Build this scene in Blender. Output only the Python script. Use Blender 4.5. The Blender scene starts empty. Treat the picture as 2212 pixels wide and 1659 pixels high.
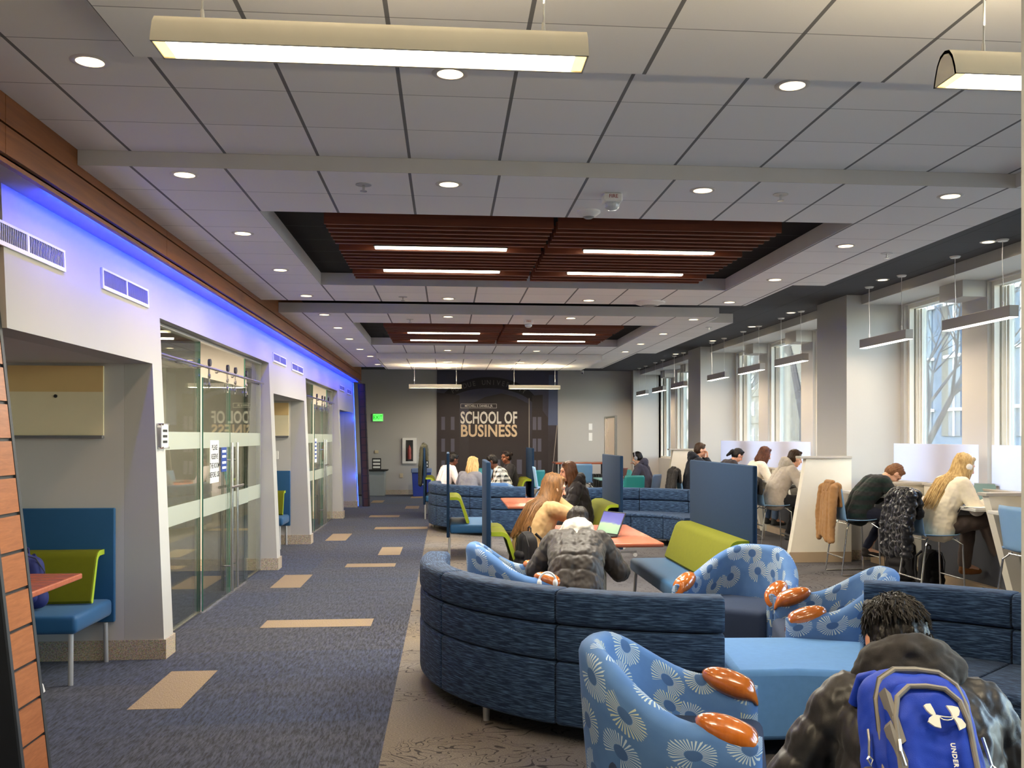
import bpy, bmesh, math, random
from mathutils import Vector, Matrix, noise as mnoise
random.seed(7)
PI = math.pi
scene = bpy.context.scene
# ---------------------------------------------------------------- camera
cam_d = bpy.data.cameras.new('camera'); cam = bpy.data.objects.new('camera', cam_d)
scene.collection.objects.link(cam); scene.camera = cam
cam.location = (0, 0, 1.6)
cam.rotation_euler = (PI/2, 0, -math.atan(190/2080))
cam_d.sensor_width = 36; cam_d.lens = 36*2080/2212
cam_d.shift_x = -50/2212; cam_d.shift_y = 112.5/2212
cam_d.clip_start = .05; cam_d.clip_end = 300
# ---------------------------------------------------------------- world, sun, exposure
world = bpy.data.worlds.new('sky_world'); scene.world = world; world.use_nodes = True
wt = world.node_tree; wt.nodes.clear()
sky = wt.nodes.new('ShaderNodeTexSky'); sky.sky_type = 'NISHITA'; sky.sun_disc = False
sky.sun_elevation = math.radians(38); sky.sun_rotation = math.radians(215); sky.air_density = 1.3; sky.dust_density = .8
bg = wt.nodes.new('ShaderNodeBackground'); bg.inputs[1].default_value = 1.55
wo = wt.nodes.new('ShaderNodeOutputWorld')
wt.links.new(sky.outputs[0], bg.inputs[0]); wt.links.new(bg.outputs[0], wo.inputs[0])
sun_d = bpy.data.lights.new('sun', 'SUN'); sun_d.energy = 1.6; sun_d.angle = .01; sun_d.color = (1, .94, .85)
sun = bpy.data.objects.new('sun', sun_d); scene.collection.objects.link(sun)
sun.rotation_euler = (math.radians(50), 0, math.radians(-52)); sun.location = (0, -5, 30)
vs = scene.view_settings
scene.display_settings.display_device = 'sRGB'
vs.view_transform = 'Standard'; vs.look = 'None'; vs.gamma = 1; vs.use_curve_mapping = False
vs.exposure = 1.25
cy = scene.cycles
cy.max_bounces = 7; cy.diffuse_bounces = 4; cy.glossy_bounces = 3; cy.transmission_bounces = 4; cy.transparent_max_bounces = 12
cy.caustics_reflective = False; cy.caustics_refractive = False
cy.sample_clamp_indirect = 4.0; cy.use_denoising = True
try: cy.use_light_tree = True
except Exception: pass
cy.use_adaptive_sampling = True; cy.adaptive_threshold = 0.03
LIGHT = dict(down=9.0, coffer=27.0, pend=11.0, winpend=8, led=9.0)
# daylight portals in the window wall (they only guide sampling of the sky)
for k, (y0, y1) in enumerate(((-2.4, 4.6), (5.8, 12.0), (13.0, 19.2), (20.2, 26.4))):
    d = bpy.data.lights.new('window_portal', 'AREA'); d.shape = 'RECTANGLE'; d.size = y1-y0; d.size_y = 2.3
    d.cycles.is_portal = True
    o = bpy.data.objects.new('window_portal', d); scene.collection.objects.link(o)
    o.location = (6.25, (y0+y1)/2, 2.15); o.rotation_euler = (PI/2, 0, PI/2)
C = scene.collection
# ---------------------------------------------------------------- materials
class M:
    """small node builder"""
    def __init__(s, name):
        s.m = bpy.data.materials.new(name); s.m.use_nodes = True; s.t = s.m.node_tree
        s.t.nodes.clear(); s.o = s.t.nodes.new('ShaderNodeOutputMaterial')
        s.b = s.t.nodes.new('ShaderNodeBsdfPrincipled'); s.t.links.new(s.b.outputs[0], s.o.inputs[0])
        s.tc = None
    def n(s, typ, **k):
        x = s.t.nodes.new(typ)
        for a, v in k.items(): setattr(x, a, v)
        return x
    def put(s, sock, v):
        if isinstance(v, bpy.types.NodeSocket): s.t.links.new(v, sock)
        elif isinstance(v, (tuple, list)):
            v = tuple(v); L = len(sock.default_value)
            sock.default_value = (v + (1,))[:L] if len(v) < L else v[:L]
        else: sock.default_value = v
    def co(s, kind='Object', scale=(1, 1, 1), rot=(0, 0, 0), loc=(0, 0, 0)):
        if not s.tc: s.tc = s.n('ShaderNodeTexCoord')
        mp = s.n('ShaderNodeMapping'); s.t.links.new(s.tc.outputs[kind], mp.inputs[0])
        mp.inputs[1].default_value = loc; mp.inputs[2].default_value = rot; mp.inputs[3].default_value = scale
        return mp.outputs[0]
    def world(s, scale=(1, 1, 1)):
        g = s.n('ShaderNodeNewGeometry'); mp = s.n('ShaderNodeMapping'); s.t.links.new(g.outputs['Position'], mp.inputs[0])
        mp.inputs[3].default_value = scale; return mp.outputs[0]
    def noise(s, v, scale=5, detail=3, rough=.5, out=0, dist=0):
        x = s.n('ShaderNodeTexNoise'); s.put(x.inputs['Vector'], v); x.inputs['Scale'].default_value = scale
        x.inputs['Detail'].default_value = detail; x.inputs['Roughness'].default_value = rough; x.inputs['Distortion'].default_value = dist
        return x.outputs[out]
    def vor(s, v, scale=5, feat='F1', out='Distance', dim='3D', rnd=1):
        x = s.n('ShaderNodeTexVoronoi', feature=feat, voronoi_dimensions=dim); s.put(x.inputs['Vector'], v)
        x.inputs['Scale'].default_value = scale; x.inputs['Randomness'].default_value = rnd
        return x.outputs[out]
    def wn(s, v, dim='3D', out='Value'):
        x = s.n('ShaderNodeTexWhiteNoise', noise_dimensions=dim)
        s.put(x.inputs['W' if dim == '1D' else 'Vector'], v); return x.outputs[out]
    def math(s, op, a, b=0, c=0):
        x = s.n('ShaderNodeMath', operation=op); s.put(x.inputs[0], a); s.put(x.inputs[1], b); s.put(x.inputs[2], c); return x.outputs[0]
    def vmath(s, op, a, b=(0, 0, 0)):
        x = s.n('ShaderNodeVectorMath', operation=op); s.put(x.inputs[0], a); s.put(x.inputs[1], b)
        return x.outputs['Value' if op in ('LENGTH', 'DOT_PRODUCT') else 'Vector']
    def sep(s, v):
        x = s.n('ShaderNodeSeparateXYZ'); s.put(x.inputs[0], v); return x.outputs
    def comb(s, x_, y_, z_=0):
        x = s.n('ShaderNodeCombineXYZ'); s.put(x.inputs[0], x_); s.put(x.inputs[1], y_); s.put(x.inputs[2], z_); return x.outputs[0]
    def ramp(s, f, stops, interp='LINEAR'):
        x = s.n('ShaderNodeValToRGB'); s.put(x.inputs[0], f); r = x.color_ramp; r.interpolation = interp
        while len(r.elements) < len(stops): r.elements.new(.5)
        for e, (p, c) in zip(r.elements, stops):
            c3 = tuple(c) if isinstance(c, (tuple, list)) else (c, c, c); e.position = p; e.color = c3[:3]+(1,)
        return x.outputs[0]
    def mix(s, f, a, b, mode='MIX'):
        x = s.n('ShaderNodeMix', data_type='RGBA', blend_type=mode); s.put(x.inputs[0], f); s.put(x.inputs[6], a); s.put(x.inputs[7], b); return x.outputs[2]
    def bump(s, h, strength=.3, dist=.01):
        x = s.n('ShaderNodeBump'); x.inputs['Strength'].default_value = strength; x.inputs['Distance'].default_value = dist
        s.put(x.inputs['Height'], h); s.t.links.new(x.outputs[0], s.b.inputs['Normal']); return x
    def set(s, col=None, rough=.6, metal=0, spec=.5, coat=0, sheen=0, trans=None, emit=None, es=0, alpha=None, ior=None, sss=0):
        if col is not None: s.put(s.b.inputs['Base Color'], col)
        s.put(s.b.inputs['Roughness'], rough); s.b.inputs['Metallic'].default_value = metal
        s.b.inputs['Specular IOR Level'].default_value = spec
        s.b.inputs['Coat Weight'].default_value = coat; s.b.inputs['Coat Roughness'].default_value = .12
        s.b.inputs['Sheen Weight'].default_value = sheen
        if trans: s.b.inputs['Transmission Weight'].default_value = trans
        if emit is not None: s.put(s.b.inputs['Emission Color'], emit); s.b.inputs['Emission Strength'].default_value = es
        if alpha is not None: s.put(s.b.inputs['Alpha'], alpha)
        if ior: s.b.inputs['IOR'].default_value = ior
        return s.m
def srgb(*c):
    f = lambda v: ((v/255+.055)/1.055)**2.4 if v/255 > .04045 else v/255/12.92
    return tuple(f(v) for v in c)
_mc = {}
def plain(name, rgb, rough=.6, metal=0, spec=.5, coat=0, sheen=0, var=.06, scale=6, bump=0, bscale=200):
    """simple procedural surface: base tone with a gentle noise variation"""
    if name in _mc: return _mc[name]
    m = M(name); c = srgb(*rgb)
    n = m.noise(m.co(), scale, 3)
    col = m.mix(n, tuple(x*(1-var) for x in c), tuple(min(1, x*(1+var)) for x in c))
    if bump: m.bump(m.noise(m.co(), bscale, 2), bump, .002)
    _mc[name] = m.set(col, rough, metal, spec, coat, sheen); return _mc[name]
def glow(name, rgb, s):
    if name in _mc: return _mc[name]
    m = M(name); _mc[name] = m.set((.03, .03, .03) if 'laptop' in name else (.8, .8, .8), .4, emit=srgb(*rgb), es=s); return _mc[name]
# ---------------------------------------------------------------- mesh helpers
class B:
    def __init__(s): s.bm = bmesh.new()
    def face(s, pts):
        vs_ = [s.bm.verts.new(p) for p in pts]; return s.bm.faces.new(vs_)
    def box(s, x0, x1, y0, y1, z0, z1):
        v = [s.bm.verts.new((x, y, z)) for z in (z0, z1) for x, y in ((x0, y0), (x1, y0), (x1, y1), (x0, y1))]
        for f in ((3, 2, 1, 0), (4, 5, 6, 7), (0, 1, 5, 4), (1, 2, 6, 5), (2, 3, 7, 6), (3, 0, 4, 7)):
            s.bm.faces.new([v[i] for i in f])
        return s
    def obox(s, c, size, rot=(0, 0, 0)):
        R = Matrix.Translation(c) @ Matrix.Rotation(rot[2], 4, 'Z') @ Matrix.Rotation(rot[1], 4, 'Y') @ Matrix.Rotation(rot[0], 4, 'X')
        a, b, h = (q/2 for q in size); n = len(s.bm.verts)
        s.box(-a, a, -b, b, -h, h); s.bm.verts.ensure_lookup_table()
        for v in s.bm.verts[n:]: v.co = R @ v.co
        return s
    def prism(s, poly, axis, lo, hi):
        """poly: 2D points in the plane across axis (x: (y,z), y: (x,z), z: (x,y))"""
        def P(p, t): return {'x': (t, p[0], p[1]), 'y': (p[0], t, p[1]), 'z': (p[0], p[1], t)}[axis]
        a = [s.bm.verts.new(P(p, lo)) for p in poly]; b = [s.bm.verts.new(P(p, hi)) for p in poly]; n = len(poly)
        s.bm.faces.new(a); s.bm.faces.new(b[::-1])
        for i in range(n): s.bm.faces.new([a[i], b[i], b[(i+1) % n], a[(i+1) % n]])
        return s
    def frame(s, d):
        d = Vector(d).normalized(); u = d.cross(Vector((0, 0, 1)))
        if u.length < 1e-3: u = d.cross(Vector((0, 1, 0)))
        u.normalize(); return u, d.cross(u).normalized()
    def ring(s, c, u, w, r, n, r2=None):
        r2 = r if r2 is None else r2
        return [s.bm.verts.new(Vector(c)+u*(math.cos(2*PI*i/n)*r)+w*(math.sin(2*PI*i/n)*r2)) for i in range(n)]
    def loft(s, rings, cap=True, close=False):
        n = len(rings[0])
        rr = rings+[rings[0]] if close else rings
        for a, b in zip(rr, rr[1:]):
            for i in range(n): s.bm.faces.new([a[i], a[(i+1) % n], b[(i+1) % n], b[i]])
        if cap and not close: s.bm.faces.new(rings[0][::-1]); s.bm.faces.new(rings[-1])
        return s
    def cyl(s, p0, p1, r, r2=None, n=16):
        p0, p1 = Vector(p0), Vector(p1); u, w = s.frame(p1-p0)
        return s.loft([s.ring(p0, u, w, r, n), s.ring(p1, u, w, r if r2 is None else r2, n)])
    def tube(s, pts, r, n=10, close=False):
        pts = [Vector(p) for p in pts]; rings = []; m = len(pts); u = None
        for i, p in enumerate(pts):
            d = (pts[(i+1) % m]-pts[i-1]) if close else (pts[min(i+1, m-1)]-pts[max(i-1, 0)])
            d.normalize()
            if u is None: u, w = s.frame(d)
            else:
                u = (u-d*u.dot(d)).normalized(); w = d.cross(u)
            rings.append(s.ring(p, u, w, r(i/(m-1)) if callable(r) else r, n))
        return s.loft(rings, close=close)
    def lathe(s, prof, c=(0, 0, 0), n=24, sx=1, sy=1):
        c = Vector(c); rings = []
        for r, z in prof: rings.append([s.bm.verts.new(c+Vector((math.cos(2*PI*i/n)*max(r, 1e-4)*sx, math.sin(2*PI*i/n)*max(r, 1e-4)*sy, z))) for i in range(n)])
        return s.loft(rings)
    def ell(s, c, rad, rot=None, n=16, m=10):
        R = rot if rot is not None else Matrix.Identity(3); c = Vector(c); rings = []
        if isinstance(rad, (int, float)): rad = (rad,)*3
        for j in range(m+1):
            t = PI*(j/m)*.998+.003; rings.append([s.bm.verts.new(c+R @ Vector((rad[0]*math.sin(t)*math.cos(2*PI*i/n), rad[1]*math.sin(t)*math.sin(2*PI*i/n), -rad[2]*math.cos(t)))) for i in range(n)])
        return s.loft(rings)
    def rbox(s, x0, x1, y0, y1, z0, z1, r=.02, seg=3):
        """rounded box"""
        n = len(s.bm.verts); t = bmesh.new(); b = B.__new__(B); b.bm = t; b.box(x0, x1, y0, y1, z0, z1)
        bmesh.ops.bevel(t, geom=t.edges[:]+t.verts[:], offset=min(r, (x1-x0)/2.05, (y1-y0)/2.05, (z1-z0)/2.05), segments=seg, affect='EDGES', profile=.5)
        me = bpy.data.meshes.new('t'); t.to_mesh(me); t.free(); s.bm.from_mesh(me); bpy.data.meshes.remove(me)
        return s
    def xf(s, mat, n0=0):
        s.bm.verts.ensure_lookup_table()
        for v in s.bm.verts[n0:]: v.co = mat @ v.co
        return s
    def obj(s, name, mat, parent=None, smooth=None, bevel=0):
        bmesh.ops.recalc_face_normals(s.bm, faces=s.bm.faces[:])
        me = bpy.data.meshes.new(name); s.bm.to_mesh(me); s.bm.free()
        mats = mat if isinstance(mat, (list, tuple)) else [mat]
        for m_ in mats: me.materials.append(m_)
        o = bpy.data.objects.new(name, me); C.objects.link(o)
        if parent: o.parent = parent
        if smooth is not None:
            me.shade_smooth()
            try: me.set_sharp_from_angle(angle=math.radians(smooth))
            except Exception: pass
        if bevel:
            md = o.modifiers.new('bevel', 'BEVEL'); md.width = bevel; md.segments = 2; md.limit_method = 'ANGLE'; md.angle_limit = math.radians(50)
        return o
def thing(name, label, cat, loc=(0, 0, 0), rz=0, group=None):
    o = bpy.data.objects.new(name, None); C.objects.link(o); o.empty_display_size = .1
    o.location = loc; o.rotation_euler = (0, 0, rz); o['label'] = label; o['category'] = cat
    if group: o['group'] = group
    return o
def tag(o, label, cat, group=None, kind=None):
    o['label'] = label; o['category'] = cat
    if group: o['group'] = group
    if kind: o['kind'] = kind
    return o
def struct(o, label=None, cat=None):
    o['kind'] = 'structure'
    if label: o['label'] = label
    if cat: o['category'] = cat
    return o
def dup(root, loc, rz=None, label=None, group=None, scale=None):
    def rec(o, par):
        c = o.copy(); C.objects.link(c)
        if par: c.parent = par
        for ch in list(kids.get(o.name, ())): rec(ch, c)
        return c
    kids = {}
    for o in root.children_recursive: kids.setdefault(o.parent.name, []).append(o)
    r = rec(root, None); r.location = loc
    if rz is not None: r.rotation_euler = (0, 0, rz)
    if label: r['label'] = label
    if group: r['group'] = group
    if scale: r.scale = scale
    return r
def text(name, body, size, mat, parent, loc, rot, ext=.002, sx=1, bold=0, align='CENTER', spacing=1):
    cu = bpy.data.curves.new(name, 'FONT'); cu.body = body; cu.size = size; cu.extrude = ext; cu.offset = bold
    cu.align_x = align; cu.align_y = 'CENTER'; cu.space_character = spacing; cu.resolution_u = 3
    t = bpy.data.objects.new(name, cu); C.objects.link(t)
    dg = bpy.context.evaluated_depsgraph_get(); me = bpy.data.meshes.new_from_object(t.evaluated_get(dg))
    bpy.data.objects.remove(t); bpy.data.curves.remove(cu)
    me.materials.clear(); me.materials.append(mat)
    o = bpy.data.objects.new(name, me); C.objects.link(o); o.parent = parent
    o.location = loc; o.rotation_euler = rot; o.scale = (sx, 1, 1)
    return o
def area(name, loc, size, energy, color, rot=(0, 0, 0), sy=None, spread=PI, parent=None, shape='RECTANGLE'):
    d = bpy.data.lights.new(name, 'AREA'); d.shape = shape; d.size = size; d.size_y = sy or size; d.energy = energy
    d.color = color; d.spread = spread
    o = bpy.data.objects.new(name, d); C.objects.link(o); o.location = loc; o.rotation_euler = rot
    if parent: o.parent = parent
    return o
# ---------------------------------------------------------------- soft bodies: round cones merged into one skin
def rcone(b, p0, p1, r0, r1, n=14):
    p0, p1 = Vector(p0), Vector(p1); d = p1-p0; L = d.length
    if L < 1e-5: b.ell(p0, max(r0, r1), n=n, m=8); return
    u, w = b.frame(d); e = d/L; rings = []
    for k in range(1, 5): t = -PI/2+PI/2*k/4.001; rings.append((p0+e*(r0*math.sin(t)), r0*math.cos(t)))
    for k in range(0, 4): t = PI/2*k/4.001; rings.append((p1+e*(r1*math.sin(t)), r1*math.cos(t)))
    b.loft([b.ring(c, u, w, max(r, 1e-3), n) for c, r in rings])
def skin(name, shapes, voxel, mat, parent=None, smooth=6, disp=None, slots=None, factor=.5):
    """shapes: ('c',p0,p1,r0,r1) round cones, ('e',centre,(rx,ry,rz)[,rot3x3]) ellipsoids, ('b',c,size,rot) boxes"""
    b = B()
    for s_ in shapes:
        if s_[0] == 'c': rcone(b, *s_[1:])
        elif s_[0] == 'e': b.ell(s_[1], s_[2], s_[3] if len(s_) > 3 else None)
        elif s_[0] == 'b': b.obox(*s_[1:])
    bmesh.ops.recalc_face_normals(b.bm, faces=b.bm.faces[:])
    me = bpy.data.meshes.new('tmp'); b.bm.to_mesh(me); b.bm.free()
    t = bpy.data.objects.new('tmp', me); C.objects.link(t)
    r = t.modifiers.new('r', 'REMESH'); r.mode = 'VOXEL'; r.voxel_size = voxel; r.use_smooth_shade = True
    if smooth: sm = t.modifiers.new('s', 'SMOOTH'); sm.factor = factor; sm.iterations = smooth
    dg = bpy.context.evaluated_depsgraph_get(); m2 = bpy.data.meshes.new_from_object(t.evaluated_get(dg))
    bpy.data.objects.remove(t); bpy.data.meshes.remove(me)
    if disp:
        m2.update(); nn = [v.normal.copy() for v in m2.vertices]
        for v, n_ in zip(m2.vertices, nn):
            v.co = v.co+n_*disp(v.co, n_)
        m2.update()
    m2.materials.clear()
    for m_ in (mat if isinstance(mat, (list, tuple)) else [mat]): m2.materials.append(m_)
    if slots:
        for p in m2.polygons: p.material_index = slots(p.center)
    m2.shade_smooth(); m2.name = name
    o = bpy.data.objects.new(name, m2); C.objects.link(o)
    if parent: o.parent = parent
    return o
def V(*a): return Vector(a)
# ---------------------------------------------------------------- surface materials
def ceiling_tiles(name, rgb, line, x0=-1.66, y0=5.24, t=.4858, wx=.008, wy=.0025, spec=.3):
    m = M(name); p = m.sep(m.world())
    def ln(v, o, w):
        f = m.math('FRACT', m.math('ADD', m.math('DIVIDE', m.math('SUBTRACT', v, o), t), .5))
        return m.math('LESS_THAN', m.math('ABSOLUTE', m.math('SUBTRACT', f, .5)), w/t)
    l = ln(p[0], x0, wx); l2 = ln(p[1], y0, wy)
    spk = m.noise(m.world(), 260, 2); base = m.mix(spk, tuple(c*.95 for c in srgb(*rgb)), srgb(*rgb))
    cid = m.comb(m.math('FLOOR', m.math('DIVIDE', m.math('SUBTRACT', p[0], x0), t)), m.math('FLOOR', m.math('DIVIDE', m.math('SUBTRACT', p[1], y0), t)))
    base = m.mix(m.math('MULTIPLY', m.wn(cid), .05), base, (0, 0, 0))
    c = m.mix(m.math('MULTIPLY', l2, .75), base, srgb(*line)); c = m.mix(m.math('MULTIPLY', l, .9), c, srgb(*line))
    m.bump(m.math('MULTIPLY', m.math('MAXIMUM', l, l2), -1), .4, .004)
    return m.set(c, .9, spec=spec)
MAT = {}
MAT['tile'] = ceiling_tiles('white_ceiling_tile', (246, 245, 243), (100, 100, 102))
MAT['tile_dark'] = ceiling_tiles('charcoal_ceiling_tile', (72, 72, 76), (26, 26, 28), wx=.004, x0=-1.66)
MAT['tile_black'] = ceiling_tiles('black_ceiling_tile', (22, 20, 22), (90, 90, 92), x0=99.3, t=.4858, wx=.0, wy=.0035)
MAT['edge'] = plain('cloud_edge_trim', (205, 203, 202), .6)
def carpet_blue():
    m = M('blue_corridor_carpet'); p = m.sep(m.world())
    st = m.noise(m.world((62, 8, 1)), 1, 3, .6); st2 = m.noise(m.world((170, 22, 1)), 1, 2)
    st = m.math('ADD', m.math('MULTIPLY', st, .65), m.math('MULTIPLY', st2, .35))
    row = m.math('FLOOR', m.math('DIVIDE', p[1], .914)); tone = m.wn(m.comb(m.math('FLOOR', m.math('DIVIDE', p[0], 1.6)), row))
    soft = m.noise(m.world((.12, 1.5, 1)), 1, 2)
    tone = m.math('ADD', m.math('MULTIPLY', tone, .35), m.math('MULTIPLY', soft, .65))
    dark = m.mix(tone, srgb(12, 19, 40), srgb(30, 29, 32)); light = m.mix(tone, srgb(46, 64, 100), srgb(80, 77, 78))
    f = m.ramp(st, [(.40, 0), (.60, 1)])
    m.bump(st, .5, .004)
    return m.set(m.mix(f, dark, light), .95, spec=.15, sheen=.1)
def carpet_taupe():
    m = M('taupe_doodle_carpet'); p = m.sep(m.world())
    wv = m.noise(m.world((330, 120, 1)), 1, 2); wv2 = m.noise(m.world((90, 330, 1)), 1, 2); wv = m.math('ADD', m.math('MULTIPLY', wv, .5), m.math('MULTIPLY', wv2, .5))
    big = m.noise(m.world((1, 1, 1)), 1.1, 2)
    a = m.mix(big, srgb(92, 80, 62), srgb(84, 82, 82)); b = m.mix(big, srgb(140, 124, 102), srgb(124, 124, 128))
    c = m.mix(m.ramp(wv, [(.38, 0), (.62, 1)]), a, b)
    far = m.ramp(p[0], [(.1, 0), (1, .62)])  # darker and bluish to the right: room lighting put into the carpet colour
    c = m.mix(far, c, srgb(84, 86, 96))
    n1 = m.noise(m.world((2.1, 3.4, 1)), 1.0, 2.2, .55, dist=.8)
    def line(v, lv, w): return m.math('LESS_THAN', m.math('ABSOLUTE', m.math('SUBTRACT', v, lv)), w)
    L = line(n1, .50, .0045)
    for lv in (.46, .56, .40, .615): L = m.math('MAXIMUM', L, line(n1, lv, .004))
    msk = m.math('GREATER_THAN', m.noise(m.world((.9, 1.3, 1)), 1.2, 1), .46)
    c = m.mix(m.math('MULTIPLY', m.math('MULTIPLY', L, msk), .8), c, srgb(40, 38, 40))
    m.bump(wv, .4, .003)
    return m.set(c, .95, spec=.12)
MAT['carpet'] = carpet_blue(); MAT['carpet2'] = carpet_taupe()
m = M('tan_carpet_plank'); n = m.noise(m.world((240, 60, 1)), 1, 3); m.bump(n, .4, .003)
MAT['plank'] = m.set(m.mix(m.ramp(n, [(.3, 0), (.7, 1)]), srgb(116, 100, 80), srgb(166, 147, 124)), .95, spec=.12)
MAT['paint'] = plain('warm_white_wall_paint', (184, 182, 178), .75, spec=.3, var=.02, scale=2)
MAT['paint_grey'] = plain('light_grey_wall_paint', (196, 193, 190), .75, spec=.3, var=.02, scale=2)
MAT['pillar'] = plain('pillar_paint', (196, 194, 190), .7, spec=.3, var=.02, scale=2)
def speck():
    m = M('speckled_stone_base'); v = m.vor(m.world(), 160, out='Color'); g = m.noise(m.world(), 120, 2)
    c = m.mix(m.ramp(g, [(.35, 0), (.65, 1)]), srgb(138, 122, 102), srgb(206, 190, 164)); c = m.mix(.15, c, v)
    return m.set(c, .5)
MAT['stone'] = speck()
def wood(name, a, b_, ax=(3, 40, 40), rough=.35, coat=0):
    m = M(name); n = m.noise(m.co('Object', ax), 1, 4, .6, dist=.4); n2 = m.noise(m.co('Object', tuple(x*4 for x in ax)), 1, 2)
    f = m.math('ADD', m.math('MULTIPLY', n, .75), m.math('MULTIPLY', n2, .25))
    return m.set(m.mix(m.ramp(f, [(.3, 0), (.7, 1)]), srgb(*a), srgb(*b_)), rough, coat=coat)
MAT['fascia'] = wood('brown_wood_veneer', (104, 58, 24), (142, 84, 38), (20, 1.2, 20), .5)
MAT['slat'] = wood('dark_red_wood', (92, 42, 22), (128, 62, 34), (2, 30, 30), .5)
MAT['fin_tile'] = wood('orange_wood_tile', (142, 82, 46), (174, 108, 66), (6, 6, 60), .35)
MAT['table'] = wood('cherry_laminate', (156, 82, 56), (182, 100, 72), (2, 26, 26), .25)
MAT['cap'] = wood('glossy_amber_wood', (164, 84, 22), (196, 108, 34), (20, 5, 5), .18, coat=1)
MAT['black'] = plain('black_metal', (28, 28, 30), .5); MAT['char'] = plain('charcoal_trim', (52, 54, 58), .55)
MAT['chrome'] = plain('brushed_steel', (205, 203, 200), .25, metal=1); MAT['silver'] = plain('silver_paint', (190, 190, 190), .4, metal=.6)
MAT['white'] = plain('white_enamel', (236, 234, 230), .4); MAT['lamp_body'] = plain('lamp_housing_paint', (206, 200, 186), .45)
MAT['grey'] = plain('grey_laminate', (108, 108, 112), .5); MAT['grey_dark'] = plain('dark_grey_panel', (70, 72, 78), .6)
def glass(name, tint, refl=.12, rough=0.0):
    m = M(name); t = m.t; t.nodes.remove(m.b)
    tr = m.n('ShaderNodeBsdfTransparent'); tr.inputs[0].default_value = tint+(1,)
    gl = m.n('ShaderNodeBsdfGlossy'); gl.inputs['Roughness'].default_value = rough; gl.inputs[0].default_value = (.95, .97, .96, 1)
    lw = m.n('ShaderNodeLayerWeight'); lw.inputs[0].default_value = .35
    f = m.math('ADD', m.math('MULTIPLY', lw.outputs['Fresnel'], .8), refl*.35)
    mx = m.n('ShaderNodeMixShader'); m.put(mx.inputs[0], m.math('MINIMUM', f, .9)); t.links.new(tr.outputs[0], mx.inputs[1]); t.links.new(gl.outputs[0], mx.inputs[2])
    t.links.new(mx.outputs[0], m.o.inputs[0]); return m.m
MAT['glass'] = glass('clear_glass', (.86, .9, .87)); MAT['glass_win'] = glass('window_glass', (.95, .97, .98), .05)
MAT['glass_edge'] = plain('green_glass_edge', (60, 110, 96), .2)
def frosted(name, rgb, a):
    m = M(name); return m.set(srgb(*rgb), .7, alpha=a)
MAT['frost'] = frosted('frosted_film', (214, 220, 208), .34)
def acrylic():
    m = M('frosted_acrylic'); t = m.t; t.nodes.remove(m.b)
    a = m.n('ShaderNodeBsdfTranslucent'); a.inputs[0].default_value = srgb(226, 226, 238)+(1,)
    d = m.n('ShaderNodeBsdfDiffuse'); d.inputs[0].default_value = srgb(226, 226, 236)+(1,)
    x = m.n('ShaderNodeMixShader'); x.inputs[0].default_value = .45; t.links.new(a.outputs[0], x.inputs[1]); t.links.new(d.outputs[0], x.inputs[2])
    t.links.new(x.outputs[0], m.o.inputs[0]); return m.m
MAT['acrylic'] = acrylic()
def fabric(name, a, b_, ax=(6, 90, 90), rough=.85, sheen=.3, bmp=.25, thr=(.42, .66)):
    """woven upholstery with short streaks; uses the UV map in metres"""
    m = M(name); uv = m.co('UV', ax); n = m.noise(uv, 1, 3, .55); f = m.noise(m.co('UV', (700, 700, 1)), 1, 1)
    c = m.mix(m.ramp(n, [(thr[0], 0), (thr[1], 1)]), srgb(*a), srgb(*b_)); c = m.mix(m.math('MULTIPLY', f, .25), c, srgb(*a))
    m.bump(n, bmp, .003)
    return m.set(c, rough, spec=.25, sheen=sheen)
MAT['sofa'] = fabric('blue_streaked_upholstery', (20, 38, 66), (84, 116, 152), (10, 170, 1), sheen=.04, thr=(.46, .74))
def plush(name, rgb, var=.12, sc=30, sheen=.02, rough=.85):
    m = M(name); c = srgb(*rgb); n = m.noise(m.co(), sc, 3); n2 = m.noise(m.co(), 500, 1); m.bump(n2, .25, .002)
    return m.set(m.mix(n, tuple(x*(1-var) for x in c), tuple(x*(1+var) for x in c)), rough, spec=.25, sheen=sheen)
MAT['sofa_plain'] = plush('blue_plain_upholstery', (92, 138, 190), .08, sheen=.03)
MAT['seat_dark'] = plush('slate_blue_upholstery', (42, 54, 78), .08, sheen=0)
MAT['bench_blue'] = plush('petrol_blue_vinyl', (30, 78, 118), .05, rough=.55, sheen=.1)
MAT['bench_panel'] = plush('navy_felt_panel', (17, 42, 68), .08, sheen=0)
MAT['lime'] = plush('lime_green_felt', (98, 100, 8), .08, sheen=0)
MAT['lime_edge'] = plush('bright_lime_piping', (150, 168, 44), .04, sheen=0)
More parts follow.
